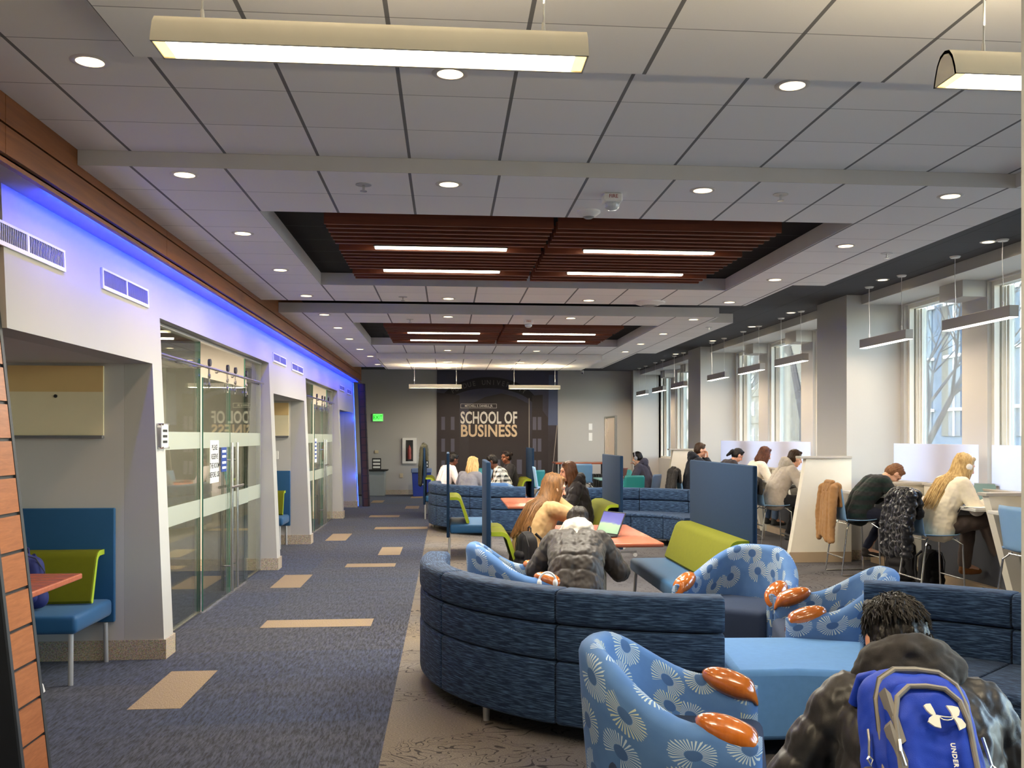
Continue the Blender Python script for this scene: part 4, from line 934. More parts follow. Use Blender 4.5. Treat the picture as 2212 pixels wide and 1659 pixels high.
# ---------------------------------------------------------------- barrel armchairs with wooden arm caps
def armchair(label, mid, face, seat='seat_dark'):
    """mid: point between the two arm caps; face: heading in degrees the chair faces (0 = +x)"""
    t = thing('barrel_armchair', label, 'armchair', (mid[0], mid[1], 0), math.radians(face), 'sunburst barrel armchairs')
    w, T, back = .345, .095, .43     # half distance of arm centres, wall thickness, depth of back behind the arm line
    path = []; 
    for i in range(9): path.append((.17-.17*i/8*1.0, -w-.005*i/8))
    N = 26
    for i in range(1, N): a = -PI/2-PI*i/N; path.append((-.02+back*math.cos(a)*1.0 if math.cos(a) < 0 else 0, (w+.012)*math.sin(a)))
    for i in range(9): path.append((.17*i/8, w+.005*(1-i/8)))
    path = [Vector((x, y, 0)) for x, y in path]; S = [0]
    for p, q in zip(path, path[1:]): S.append(S[-1]+(q-p).length)
    L = S[-1]; rings, us = [], []; n = len(path)
    def H(s):
        u = abs(2*s/L-1); k = max(0, min(1, (u-.12)/.62)); k = k*k*(3-2*k); return .80-.215*k-.035*max(0, (u-.8)/.2)
    ext = [(-.0, .55), (.0, .8)]
    for i, p in enumerate(path):
        d = (path[min(i+1, n-1)]-path[max(i-1, 0)]).normalized(); o_ = Vector((d.y, -d.x, 0)); 
        # outward normal: away from the seat centre
        if o_.dot(p-Vector((-.02, 0, 0))) < 0: o_ = -o_
        h = H(S[i]); e = min(S[i], L-S[i]); k = 1 if e > .05 else max(.12, math.sqrt(max(0, 1-(1-e/.05)**2)))
        tt = T/2*k; ring = []; u = abs(2*S[i]/L-1); lean = .055*(1-u*.75)
        zs = (.10, .22, .36, .50)
        def off(z): return lean*(max(0, z-.1)/.7)**1.3-.018*(1-u)
        zt = h-tt*.9
        for z in [.10+(zt-.10)*q for q in (0, .25, .5, .75, 1)]: ring.append(p+o_*(tt+off(z)+.01*math.sin(PI*(z-.1)/.7))+Vector((0, 0, z)))
        for q in (30, 60, 90, 120, 150): a = math.radians(q); ring.append(p+o_*(off(zt)+tt*math.cos(a))+Vector((0, 0, zt+tt*.9*math.sin(a))))
        for z in [zt+(.12-zt)*q for q in (0, .3, .6, 1)]: ring.append(p+o_*(-tt+off(z))+Vector((0, 0, z)))
        rings.append(ring); us.append(S[i])
    sweep('shell', rings, us, MAT['burst'], t, 60)
    b = B(); b.rbox(-.38, .19, -w+.03, w-.03, .12, .43, .045, 4); b.obj('seat_cushion', MAT[seat], t, 60)
    for s_ in (-1, 1):
        R3 = Matrix.Rotation(math.radians(20), 3, 'Y'); b = B(); b.ell((.065, s_*(w+.0), .553), (.135, .067, .056), R3, 20, 14)
        # flatten the underside into the arm
        for v in b.bm.verts:
            if v.co.x > .15: v.co.z -= (v.co.x-.15)*.9; v.co.x -= (v.co.x-.15)*.45
        b.obj('arm_cap', MAT['cap'], t, 70)
    for x in (-.28, .12):
        for y in (-.24, .24): b = B(); b.box(x-.02, x+.02, y-.02, y+.02, 0, .12); b.obj('leg', MAT['black'], t)
    return t
armchair('sunburst barrel armchair in the foreground, its back to the camera, empty', (1.035, 3.66), -17)
armchair('sunburst barrel armchair facing the camera behind the wedge bench', (1.99, 6.58), -132)
armchair('sunburst barrel armchair mostly hidden behind the right foreground sofa', (2.20, 5.72), 166)
armchair('sunburst barrel armchair holding the student in the black puffer jacket', (.67, 7.24), 2)
armchair('sunburst barrel armchair under the student with the blue backpack', (1.13, 2.66), 88)
armchair('far sunburst barrel armchair between the two women at the tables', (1.82, 15.2), 65)
armchair('far sunburst barrel armchair inside the far curved sofa, before the booth table', (.98, 16.98), 75)
# ---------------------------------------------------------------- lounge benches and tables
bench((.36, 8.45, 0), -PI/2, 'blue high-backed bench under the woman with long hair, panel edge-on', 1.0, 1.385, .56, 2, BG)
bench((0.03, 13.15, 0), -PI/2, 'empty blue high-backed bench with folded lime pad by the corridor edge', 1.2, 1.375, .58, 1, BG)
bench((2.30, 8.05, 0), PI/2, 'blue high-backed bench with wide lime pad right of the front table', 1.9, 1.375, .58, 1, BG)
bench((2.0, 11.7, 0), PI/2, 'dark blue high-backed bench behind the woman in the black coat', 1.3, 1.37, .56, 1, BG)
bench((-.42, 19.3, 0), -PI/2, 'far blue high-backed bench with the olive coat', 1.4, 1.375, .56, 1, BG)
bench((1.56, 18.4, 0), PI/2, 'far blue high-backed bench right of the far booth table', 1.4, 1.375, .56, 1, BG)
def booth_table(x0, x1, y0, y1, label):
    t = thing('booth_table', label, 'table', ((x0+x1)/2, (y0+y1)/2, 0), 0, 'cherry booth tables'); w, h = (x1-x0)/2, (y1-y0)/2
    b = B(); b.rbox(-w, w, -h, h, .705, .74, .012); b.obj('tabletop', MAT['table'], t, 50)
    b = B(); b.cyl((0, 0, .03), (0, 0, .705), .035, n=16); b.obj('post', MAT['silver'], t)
    for sx in (-1, 1):
        for sy in (-1, 1):
            b = B(); b.tube([(0, 0, .09), (sx*.1, sy*.25, .12), (sx*.2, sy*.5, .10), (sx*.24, sy*.60, .055), (sx*.25, sy*.62, .012)], .017, 10); b.obj('foot', MAT['white'], t)
booth_table(1.0, 1.74, 7.62, 9.25, 'cherry booth table with green bottle and laptop'); booth_table(.74, 1.42, 11.8, 13.4, 'cherry booth table behind the woman with long hair'); booth_table(.25, 1.0, 17.7, 19.6, 'far cherry booth table with four students')
# bottle and laptops
t = thing('water_bottle', 'lime green bottle with pink lid standing on the front booth table', 'bottle', (1.12, 8.12, .742))
b = B(); b.lathe([(.034, 0), (.037, .006), (.037, .17), (.034, .185), (.026, .195)], n=24); b.obj('body', plain('lime_bottle', (198, 214, 96), .35), t, 50)
b = B(); b.lathe([(.028, .193), (.034, .197), (.035, .235), (.026, .255), (.012, .262)], n=24); b.obj('lid', plain('pink_lid', (230, 120, 120), .4), t, 50)
b = B(); b.cyl((0, -.03, .225), (0, -.04, .225), .008, n=10); b.obj('button', plain('red_button', (150, 30, 40), .4), t)
def laptop(label, loc, rz, rgb=(150, 150, 155), ang=108, scr=None, grp='open laptops'):
    t = thing('laptop', label, 'laptop', loc, rz, grp); a = math.radians(ang-90)
    b = B(); b.rbox(-.155, .155, -.11, .11, 0, .014, .004); b.obj('base', plain(f'laptop_shell_{rgb[0]}_{rgb[2]}', rgb, .4, metal=.5), t)
    b = B(); b.box(-.135, .135, -.02, .085, .0145, .0155); b.obj('keyboard', MAT['black'], t)
    b = B(); b.rbox(-.155, .155, -.004, .004, 0, .21, .003); b.xf(Matrix.Translation((0, .112, .012)) @ Matrix.Rotation(-a, 4, 'X')); l = b.obj('lid', plain(f'laptop_shell_{rgb[0]}_{rgb[2]}', rgb, .4, metal=.5), t)
    b = B(); b.box(-.145, .145, -.0052, -.0045, .012, .2); b.xf(Matrix.Translation((0, .112, .012)) @ Matrix.Rotation(-a, 4, 'X')); b.obj('screen', scr or glow('laptop_screen', (120, 150, 170), .5), l)
    return t
def scr2():
    m = M('landscape_screen'); p = m.sep(m.co()); n = m.noise(m.co('Object', (4, 4, 8)), 1.5, 2)
    c = m.ramp(m.math('ADD', m.math('MULTIPLY', p[2], 4), m.math('MULTIPLY', n, .35)), [(.2, srgb(130, 170, 130)), (.55, srgb(170, 190, 150)), (.62, srgb(110, 110, 170)), (1, srgb(80, 80, 150))])
    return m.set((.02, .02, .02), .3, emit=c, es=.8)
laptop('open laptop with mountain screen on the front booth table', (1.27, 8.15, .742), math.radians(-62), (60, 62, 66), 115, scr2())
laptop('open grey laptop on the far booth table', (.66, 18.6, .742), math.radians(-60), (100, 108, 120))
# ---------------------------------------------------------------- rolling whiteboard
t = thing('rolling_whiteboard', 'rolling glossy board on a steel stand, seen edge-on behind the front table', 'whiteboard', (2.22, 13.0, 0))
for y in (-.42, .42):
    b = B(); b.box(-.016, .016, y-.014, y+.014, .08, 1.87); b.obj('post', MAT['chrome'], t)
    b = B(); b.box(-.28, .28, y-.014, y+.014, .055, .08); b.obj('foot_bar', MAT['chrome'], t)
    for x in (-.26, .26):
        b = B(); b.cyl((x, y-.012, .028), (x, y+.012, .028), .027, n=14); b.obj('castor', MAT['white'], t)
b = B(); b.box(-.008, .008, -.40, .40, .92, 1.86); b.obj('board', plain('glossy_taupe_board', (150, 138, 124), .08, spec=.9), t)
for z in (.9, 1.85): b = B(); b.box(-.014, .014, -.41, .41, z, z+.02); b.obj('rail', MAT['chrome'], t)
# ---------------------------------------------------------------- shell chairs, stools, high table, white table
def shell_chair(label, loc, rz, seat_h=.45, rgb=(70, 150, 150), stool=False, cat='chair', group='plastic shell chairs', frame='chrome'):
    t = thing('bar_stool' if stool else 'shell_chair', label, 'stool' if stool else cat, loc, rz, group)
    rings, us = [], []; prof = []
    for i in range(8): prof.append((.20-.36*i/7, seat_h-.012*math.sin(PI*i/7)))
    for i in range(1, 6): a = i/5; prof.append((-.16-.05*math.sin(a*PI/2), seat_h+.06*a*a))
    for i in range(1, 9): a = i/8; prof.append((-.21-.05*a, seat_h+.06+.33*a))
    m_ = plain(f'shell_plastic_{rgb[0]}_{rgb[1]}', rgb, .4); b = B(); G = []
    for i, (y, z) in enumerate(prof):
        wv = .215 if i < 10 else .20; row = []
        for j in range(9):
            u = -1+2*j/8; c_ = .022*u*u if i < 9 else 0; cy_ = .03*u*u if i >= 9 else 0
            wid = wv*(1-(.12 if i == 0 or i == len(prof)-1 else 0)*abs(u)**6)
            row.append(b.bm.verts.new((u*wid, y+cy_, z+c_)))
        G.append(row)
    for r0, r1 in zip(G, G[1:]):
        for j in range(8): b.bm.faces.new([r0[j], r0[j+1], r1[j+1], r1[j]])
    o = b.obj('seat_shell', m_, t, 60); sd = o.modifiers.new('solid', 'SOLIDIFY'); sd.thickness = .009; sd.offset = -1
    mt = MAT[frame]; zt = seat_h-.02; R_f = .0095
    for s_ in (-1, 1):
        x0, x1 = s_*.16, s_*.235
        b = B(); b.tube([(x0, .14, zt), (x1-s_*.01, .20, zt-.05), (x1, .22, .012), (x1, .20, .01), (x1, -.22, .01), (x1, -.24, .012), (x1-s_*.02, -.17, zt-.06), (x0, -.12, zt)], R_f, 8); b.obj('side_frame', mt, t)
    for y, z in ((.17, zt-.01), (-.14, zt-.01)): b = B(); b.tube([(-.17, y, z), (.17, y, z)], R_f*.9, 8); b.obj('crossbar', mt, t)
    if stool:
        for y in (.215, -.22): b = B(); b.tube([(-.225, y, .21), (.225, y, .21)], R_f*.9, 8); b.obj('footrest', mt, t)
    return t
BL = (120, 158, 196); TEAL = (64, 168, 168); GB = (92, 112, 138)
ST = 'chrome sled-base stools'
shell_chair('blue shell stool with a tan jacket, nearest the tall white desk partition', (4.72, 10.85, 0), -PI/2, .62, BL, True, group=ST)
shell_chair('blue shell stool with a glossy black puffer, under the blonde student', (4.78, 9.15, 0), -PI/2, .62, BL, True, group=ST)
shell_chair('blue shell stool at the right edge, cut by the photo border', (4.95, 7.7, 0), -PI/2, .62, BL, True, group=ST)
shell_chair('blue shell stool under the student in the grey hoodie', (4.55, 13.2, 0), -PI/2, .62, BL, True, group=ST)
shell_chair('blue shell stool under the brown-haired student in cream', (4.65, 14.7, 0), -PI/2, .62, BL, True, group=ST)
shell_chair('blue shell stool under the student with dark tied hair', (4.72, 16.55, 0), -PI/2, .62, BL, True, group=ST)
shell_chair('blue shell stool with dark coat, under the student in black', (4.15, 16.2, 0), -PI/2, .62, BL, True, group=ST)
shell_chair('light blue shell stool seen from the side, left of the high table', (1.78, 17.2, 0), -PI/2, .66, (150, 190, 226), True, group=ST)
shell_chair('blue grey stool at the high table, its back to the camera', (2.68, 19.2, 0), 0, .66, (96, 130, 162), True, group=ST)
SC = 'plastic shell chairs'
shell_chair('teal shell chair turned edge-on in front of the high table', (2.2, 18.2, 0), 1.1, .45, TEAL, group=SC)
shell_chair('teal shell chair with its back to the camera, above the blue sofa', (3.6, 18.55, 0), 0, .45, (40, 132, 130), group=SC)
shell_chair('teal shell chair left of the high table, by the mural corner', (1.9, 21.6, 0), .6, .45, TEAL, group=SC)
shell_chair('teal shell chair behind the far booth table', (.85, 22.6, 0), PI, .45, (90, 200, 196), group=SC)
shell_chair('teal shell chair at the left end of the white table', (2.72, 18.4, 0), -1.2, .45, TEAL, group=SC)
shell_chair('teal shell chair at the far side of the white table', (3.95, 21.2, 0), PI, .45, TEAL, group=SC)
shell_chair('slate blue shell chair of the student wearing headphones', (4.0, 19.05, 0), .9, .45, GB, group=SC)
t = thing('high_table', 'high wooden table by the far wall with stools', 'table', (2.9, 20.75, 0))
b = B(); b.rbox(-.6, .6, -.4, .4, 1.0, 1.035, .008); b.obj('tabletop', MAT['table'], t)
for x in (-.5, .5):
    for y in (-.3, .3): b = B(); b.cyl((x, y, 0), (x, y, 1.0), .02, n=10); b.obj('leg', MAT['char'], t)
t = thing('low_table', 'pale low table in front of the student wearing headphones', 'table', (3.42, 19.65, 0))
b = B(); b.rbox(-.36, .36, -.42, .42, .70, .73, .01); b.obj('tabletop', plain('pale_teal_laminate', (140, 196, 196), .4), t); b = B(); b.cyl((0, 0, .02), (0, 0, .70), .04); b.obj('post', MAT['silver'], t); b = B(); b.cyl((0, 0, 0), (0, 0, .02), .28); b.obj('base', MAT['silver'], t)
laptop('open laptop with reddish lid on the pale low table', (3.5, 19.6, .732), math.radians(-120), (170, 110, 104), 105)
# ---------------------------------------------------------------- book shelf unit by the high table
t = thing('magazine_rack', 'small dark rack of folders under the high table', 'rack', (3.3, 20.65, 0)); b = B(); b.box(-.22, .22, -.2, .2, .0, .5); b.obj('carcass', MAT['char'], t)
for i in range(7): b = B(); b.box(-.19+i*.055, -.15+i*.055, -.19, .12, .503, .78); o = b.obj('folder', plain('black_folder', (34, 36, 40), .5)); o.location = (3.3, 20.65, 0); tag(o, 'dark upright folder in the row on the small rack', 'folder', 'dark folders on the rack')
# ---------------------------------------------------------------- study counter along the windows
DW = plain('cream_desk_panel', (232, 226, 210), .5); CAPM = plain('grey_desk_cap', (178, 172, 162), .5); WTOP = plain('pale_worktop', (206, 204, 198), .4)
def tall_part(Y, label):
    t = thing('desk_partition', label, 'desk partition', (0, Y, 0), 0, 'tall cream desk partitions')
    b = B(); b.prism([(4.30, 0), (5.125, 0), (5.125, 1.315), (4.533, 1.315)], 'y', -.06, .05); b.obj('panel', DW, t)
    b = B(); b.rbox(4.28+.16, 5.125, -.085, .075, 1.315, 1.345, .004); b.obj('cap', CAPM, t)
    b = B(); b.box(4.31, 5.12, -.068, -.0605, 0, .13); b.obj('kick_panel', plain('tan_kick', (176, 156, 130), .5), t)
tall_part(11.9, 'tall cream tapered desk partition against the nearest big pillar'); tall_part(19.1, 'tall cream tapered desk partition against the middle pillar')
def low_part(Y, label, xe=5.84):
    t = thing('desk_divider', label, 'desk divider', (0, Y, 0), 0, 'leaning cream desk dividers')
    b = B(); b.prism([(5.30, 0), (5.44, 0), (5.17, 1.04), (5.02, 1.04)], 'y', -.055, .055); b.obj('leaning_post', DW, t)
    b = B(); b.prism([(5.445, 0), (xe, 0), (xe, 1.04), (5.175, 1.04)], 'y', -.03, .03); b.obj('panel', DW, t)
    b = B(); b.rbox(4.985, xe, -.08, .08, 1.04, 1.07, .004); b.obj('cap', CAPM, t)
    return t
LP = [(10.7, 'leaning cream desk divider between the striped student and the blonde student'), (8.6, 'leaning cream desk divider at the right edge beside the laptop'), (6.6, 'leaning cream desk divider outside the right edge'), (14.0, 'leaning cream desk divider behind the hoodie student'),
      (15.9, 'leaning cream desk divider between the far window students'), (17.6, 'far leaning cream desk divider near the middle pillar')]
for y, l in LP: low_part(y, l)
for i, (y0, y1, l) in enumerate(((8.70, 10.60, 'pale study worktop under the blonde student'), (10.80, 11.80, 'pale study worktop under the striped student'), (6.70, 8.50, 'pale study worktop at the right edge of the photo'),
        (11.97, 13.90, 'pale study worktop in front of the hoodie student'), (14.1, 15.8, 'pale study worktop under the brown-haired student'), (16.0, 17.5, 'pale study worktop under the dark-haired student'), (17.70, 19.0, 'far pale study worktop by the middle pillar'))):
    xe = 5.12 if i == 3 else 5.84; x0 = 4.98 if i < 3 else 4.9
    if i == 3: y0 = 13.02; xe = 5.84
    t = thing('study_worktop', l, 'worktop', (0, 0, 0), 0, 'study worktops along the windows')
    b = B(); b.rbox(x0, xe, y0, y1, .88, .912, .006); b.obj('worktop', WTOP, t)
    b = B(); b.box(5.42, 5.445, y0, y1, .1, .879); b.obj('modesty_panel', MAT['grey_dark'], t)
    b = B(); b.box(5.36, 5.84, y0, y1, 0, .099); b.obj('kick_panel', plain('tan_kick', (176, 156, 130), .5), t)
    b = B(); b.box(5.45, 5.84, y0, y1, .913, 1.04); b.obj('ledge', DW, t)
    b = B(); b.rbox(5.42, 5.849, y0, y1, 1.04, 1.065, .004); b.obj('ledge_cap', CAPM, t)
def screen(y0, y1, label, x=5.50):
    t = thing('privacy_screen', label, 'screen', (x, 0, 0), 0, 'frosted screens on the window ledge')
    b = B(); b.rbox(-.004, .004, y0, y1, 1.068, 1.51, .003); b.obj('acrylic_sheet', MAT['acrylic'], t)
    for y in (y0+.12, y1-.12): b = B(); b.box(-.014, .014, y-.025, y+.025, 1.0655, 1.10); b.obj('clip', MAT['chrome'], t)
screen(9.55, 11.45, 'frosted screen behind the blonde student', 5.50); screen(7.6, 9.3, 'frosted screen at the right edge of the photo', 5.50); screen(14.2, 19.0, 'long frosted screen behind the row of far window students', 5.50)
laptop('open laptop with grey green screen beside the blonde student', (5.30, 9.22, .913), math.radians(-62), (150, 156, 158), 112, glow('laptop_screen_green', (110, 140, 128), .4))
for i, (x, y, r) in enumerate(((5.14, 8.92, .2), (5.22, 8.98, -.3), (5.12, 8.86, .5))):
    b = B(); b.box(-.105, .105, -.148, .148, 0, .0012); o = b.obj('paper_sheet', PAPER); o.location = (x, y, .9135+i*.0016); o.rotation_euler = (0, 0, r+1.5); tag(o, 'white paper sheet in the spread on the worktop of the blonde student', 'paper', 'papers of the blonde student')
t = thing('laptop_cable', 'black cable hanging under the worktop of the blonde student', 'cable', (0, 0, 0)); b = B(); b.tube([(4.965, 9.45, .905), (4.962, 9.42, .86), (4.96, 9.3, .80), (4.96, 9.12, .80), (4.962, 8.98, .86), (4.965, 8.94, .905)], .005, 6); b.obj('cord', MAT['black'], t)
b = B()
for i in range(14): b.box(5.35, 5.359, 8.75+i*.035, 8.765+i*.035, .02, .085)
tag(b.obj('heater_grille', MAT['grey']), 'low slotted grille under the worktop of the blonde student', 'grille')
# ---------------------------------------------------------------- people
def Rx(a): return Matrix.Rotation(math.radians(a), 3, 'X')
def Rz(a): return Matrix.Rotation(math.radians(a), 3, 'Z')
def cloth(name, rgb, rough=.85, sheen=.1, kind=None, rgb2=None):
    if name in _mc: return _mc[name]
    m = M(name); n = m.noise(m.co(), 14, 3); c = srgb(*rgb); col = m.mix(n, tuple(x*.85 for x in c), tuple(x*1.15 for x in c))
    if kind == 'plaid':
        p = m.sep(m.co()); f = lambda v, s: m.math('GREATER_THAN', m.math('SINE', m.math('MULTIPLY', v, s)), .1)
        a = m.math('ADD', f(p[2], 75), f(m.math('ADD', p[0], p[1]), 70)); col = m.mix(m.math('MULTIPLY', a, .5), col, srgb(*rgb2))
    if kind == 'stripe':
        p = m.sep(m.co()); col = m.mix(m.math('GREATER_THAN', m.math('SINE', m.math('MULTIPLY', p[2], 62)), 0), col, srgb(*rgb2))
    m.bump(m.noise(m.co(), 300, 2), .15, .002); _mc[name] = m.set(col, rough, spec=.3, sheen=sheen); return _mc[name]
def hairmat(name, a, b_):
    if name in _mc: return _mc[name]
    m = M(name); n = m.noise(m.co('Object', (60, 60, 9)), 1, 4, .6, dist=.3); n2 = m.noise(m.co('Object', (5, 5, 3)), 1, 2)
    m.bump(n, .7, .006); f = m.math('ADD', m.math('MULTIPLY', n, .6), m.math('MULTIPLY', n2, .4))
    _mc[name] = m.set(m.mix(m.ramp(f, [(.32, 0), (.68, 1)]), srgb(*a), srgb(*b_)), min(.9, .42), spec=.25); return _mc[name]
def skinmat(rgb):
    k = 'skin_%d' % rgb[0]
    if k in _mc: return _mc[k]
    m = M(k); c = srgb(*rgb); n = m.noise(m.co(), 22, 3)
    m.b.inputs['Subsurface Weight'].default_value = .12; m.b.inputs['Subsurface Radius'].default_value = (.02, .008, .004)
    _mc[k] = m.set(m.mix(n, tuple(x*.9 for x in c), (min(1, c[0]*1.12), c[1]*1.02, c[2])), .5, spec=.4); return _mc[k]
EYE = plain('eye_dark', (38, 28, 24), .3)
def ik(s, t, l1, l2, pole):
    d = t-s; L = min(d.length, (l1+l2)*.995); e = d.normalized(); a = (l1*l1-l2*l2+L*L)/(2*L); h = math.sqrt(max(0, l1*l1-a*a))
    p = (pole-e*pole.dot(e)).normalized(); return s+e*a+p*h, s+e*L
def hand_shapes(w, d, up, side, curl=35):
    """w wrist, d finger direction, up back of the hand, side +1/-1 puts the thumb"""
    d = d.normalized(); x = d.cross(up).normalized(); up = x.cross(d).normalized(); S = [('c', w, w+d*.03, .024, .026)]
    for k in range(4): S.append(('c', w+d*.02+x*(k-1.5)*.012, w+d*.082+x*(k-1.5)*.0195, .014, .0105))
    for k, (L, cu) in enumerate(((.072, curl*.9), (.08, curl), (.075, curl*1.05), (.06, curl*1.2))):
        k2 = k if side > 0 else 3-k; p = w+d*.084+x*(k2-1.5)*.0215; dd = d+x*(k2-1.5)*.05
        for j in range(3):
            q = Matrix.Rotation(-math.radians(cu*(.5+.35*j)), 3, x); dd = (q @ dd).normalized(); p2 = p+dd*L*(.45, .32, .25)[j]
            S.append(('c', p, p2, .0092-.0008*j, .0085-.0008*j)); p = p2
    tx = -x if side > 0 else x; p = w+d*.03+tx*.028; dd = (d*.65+tx*.75-up*.25).normalized(); p2 = p+dd*.04; p3 = p2+(dd*.6+d*.6-up*.2).normalized()*.032
    S += [('c', w+d*.018+tx*.012, p, .013, .0135), ('c', p, p2, .0115, .010), ('c', p2, p3, .010, .0085)]
    return S
def person(label, loc, heading, seat=.45, lean=10, head=(0, 0, 0), skin_rgb=(214, 170, 140), top=(60, 60, 66), top_kind=None, top2=None, puff=0, quilt=0, hood=None, legs=(50, 54, 64), legs_kind=None, shoe=(40, 38, 38),
           hair=('short', (30, 24, 22), (60, 48, 42)), hands=((-.14, .36, .30), (.14, .36, .30)), knees=None, feet=None, vox=.009, palm_up=(0, 0, 1), s=1.0, gloss=.85, side_lean=0, fdir=None, hem=.0, hk=1.0):
    t = thing('person', label, 'person', (loc[0], loc[1], 0), math.radians(heading-90))
    h = seat; P0 = V(0, 0, h+.10); A = Rx(-lean); ys = Matrix.Rotation(math.radians(side_lean), 3, 'Y')
    P1 = P0+ys @ (Rx(-lean*.55) @ V(0, 0, .175)); P2 = P1+ys @ (Rx(-lean*1.05) @ V(0, 0, .192)); P3 = P2+ys @ (Rx(-lean*1.25) @ V(0, .0, .118))
    HP = Rx(-(lean*.45+head[0])); H = ys @ Rz(head[1]) @ HP @ Matrix.Rotation(math.radians(head[2]), 3, 'Y'); HB = P3+ys @ (Rx(-(lean*.9+head[0]*.45)) @ V(0, 0, .075)); HC = HB+H @ V(0, .015, .085)
    Q = ys @ Rx(-lean*1.1)
    sh = [P2+Q @ V(sx*.165, -.005, .075) for sx in (-1, 1)]; hp = [P0+V(sx*.09, .0, -.015) for sx in (-1, 1)]
    kn = knees or [(-.13, .44, h+.06), (.13, .44, h+.06)]; ft = feet or [(-.13, .46, .09), (.13, .46, .09)]
    kn = [V(*k) for k in kn]; ft = [V(*k) for k in ft]; hd = [V(hx, hy, h+hz) for hx, hy, hz in hands]
    hl = []
    body = [('c', P0+V(-.05, 0, 0), P1+V(-.04, 0, 0), .10, .09), ('c', P0+V(.05, 0, 0), P1+V(.04, 0, 0), .10, .09), ('c', P1+V(-.05, 0, 0), P2+V(-.06, 0, 0), .09, .10), ('c', P1+V(.05, 0, 0), P2+V(.06, 0, 0), .09, .10),
            ('c', sh[0], sh[1], .055, .055), ('c', P3-V(0, 0, .02), HB, .058, .052), ('c', HB, HC+H @ V(0, -.02, -.03), .052, .055)]
    el = []; wr = []
    for i, sx in enumerate((-1, 1)):
        e, w = ik(sh[i], hd[i], .275, .25, V(sx*.75, -.35, -.8)); el.append(e); wr.append(w)
        body += [('c', sh[i], e, .047, .038), ('c', e, w, .038, .025), ('c', hp[i], kn[i], .085, .058), ('c', kn[i], ft[i], .056, .038), ('c', ft[i], ft[i]+V(0, .13, -.045), .038, .03)]
        d = V(*fdir[i]) if fdir else (w-e).normalized()*.7+V(0, .5, -.1); body += hand_shapes(w, d, V(*palm_up), sx)
    hs = [('e', V(0, -.012, .028), (.076, .093, .09)), ('e', V(0, .02, -.04), (.058, .068, .062)), ('e', V(0, .055, -.085), (.026, .026, .02)), ('c', V(0, .078, .03), V(0, .104, -.012), .010, .0145), ('e', V(0, .088, -.05), (.024, .010, .010)),
          ('e', V(0, .07, .045), (.05, .02, .014)), ('e', V(-.079, -.005, -.002), (.009, .02, .032)), ('e', V(.079, -.005, -.002), (.009, .02, .032)), ('e', V(-.035, .062, -.03), (.024, .022, .022)), ('e', V(.035, .062, -.03), (.024, .022, .022))]
    for q in hs:
        if q[0] == 'e': body.append(('e', HC+H @ q[1], q[2], H))
        else: body.append(('c', HC+H @ q[1], HC+H @ q[2], q[3], q[4]))
    Hi = H.inverted()
    def slot(c):
        q = Hi @ (c-HC)
        if q.y > .05 and abs(abs(q.x)-.031) < .014 and abs(q.z-.018) < .0065: return 1
        if q.y > .075 and abs(q.x) < .024 and abs(q.z+.05) < .008: return 2
        return 0
    skin('body', body, vox, [skinmat(skin_rgb), EYE, plain('lips_%d' % skin_rgb[0], (int(skin_rgb[0]*.85), int(skin_rgb[1]*.62), int(skin_rgb[2]*.62)), .5)], t, 3, slots=slot)
    # top
    p = puff; tm = cloth('top_'+'_'.join(map(str, top))+(top_kind or ''), top, gloss, .1, top_kind, top2)
    bones = [(P0, P3, .3)]+[(sh[i], el[i], .0) for i in (0, 1)]+[(el[i], wr[i], .11) for i in (0, 1)]
    wid = .062
    T = [('c', P0+V(-wid, -.0, -.03), P1+V(-wid+.008, 0, 0), .125+p, .118+p), ('c', P0+V(wid, 0, -.03), P1+V(wid-.008, 0, 0), .125+p, .118+p), ('c', P1+V(-wid, 0, 0), P2+V(-.07, 0, 0), .115+p, .118+p), ('c', P1+V(wid, 0, 0), P2+V(.07, 0, 0), .115+p, .118+p),
         ('c', sh[0]+(P2-sh[0])*.1, sh[1]+(P2-sh[1])*.1, .075+p*.6, .075+p*.6), ('c', P2+(P3-P2)*.5, P3-(P3-P2)*.08, .088+p*.4, .07)]
    for i in (0, 1):
        T += [('c', sh[i], el[i], .068+p*.8, .056+p*.7), ('c', el[i], wr[i]-(wr[i]-el[i]).normalized()*.012, .056+p*.7, .036+p*.45)]
    def disp(co, n):
        v = mnoise.noise(co*13+V(loc[0], loc[1], 0))*.007+mnoise.noise(co*34)*.003
        if quilt:
            best = None
            for a, b_, o_ in bones:
                ab = b_-a; u = max(0, min(1, (co-a).dot(ab)/ab.length_squared)); dd = (co-(a+ab*u)).length
                if best is None or dd < best[0]: best = (dd, u*ab.length+o_)
            v += .010*abs(math.sin(PI*(best[1]+mnoise.noise(co*5)*.02)/quilt))**.5-.005+mnoise.noise(V(co.x*48, co.y*48, co.z*20))*.0055
        return v
    skin('jacket' if (puff or hood) else 'shirt', T, max(vox, .0085), tm, t, 5, disp=disp)
    if hood:
        hm = cloth('hood_'+'_'.join(map(str, hood)), hood, .85)
        S = []; N = 12
        for k in range(N):
            a = PI*(.0+k/(N-1)); c = P3+Q @ V(math.cos(a)*.11*hk, -.045-math.sin(a)*.075*hk, .025+.028*math.sin(a))
            a2 = PI*((k+1)/(N-1)); c2 = P3+Q @ V(math.cos(a2)*.11*hk, -.045-math.sin(a2)*.075*hk, .025+.028*math.sin(a2))
            if k < N-1: S.append(('c', c, c2, (.034+.02*math.sin(a))*hk+p*.35, (.034+.02*math.sin(a2))*hk+p*.35))
        S.append(('c', P3+Q @ V(-.05, -.1, .0), P3+Q @ V(.05, -.1, 0), .05+p*.5, .05+p*.5)); S.append(('c', P3+Q @ V(0, -.105, .0), P3+Q @ V(0, -.12, -.09), .055+p*.5, .025))
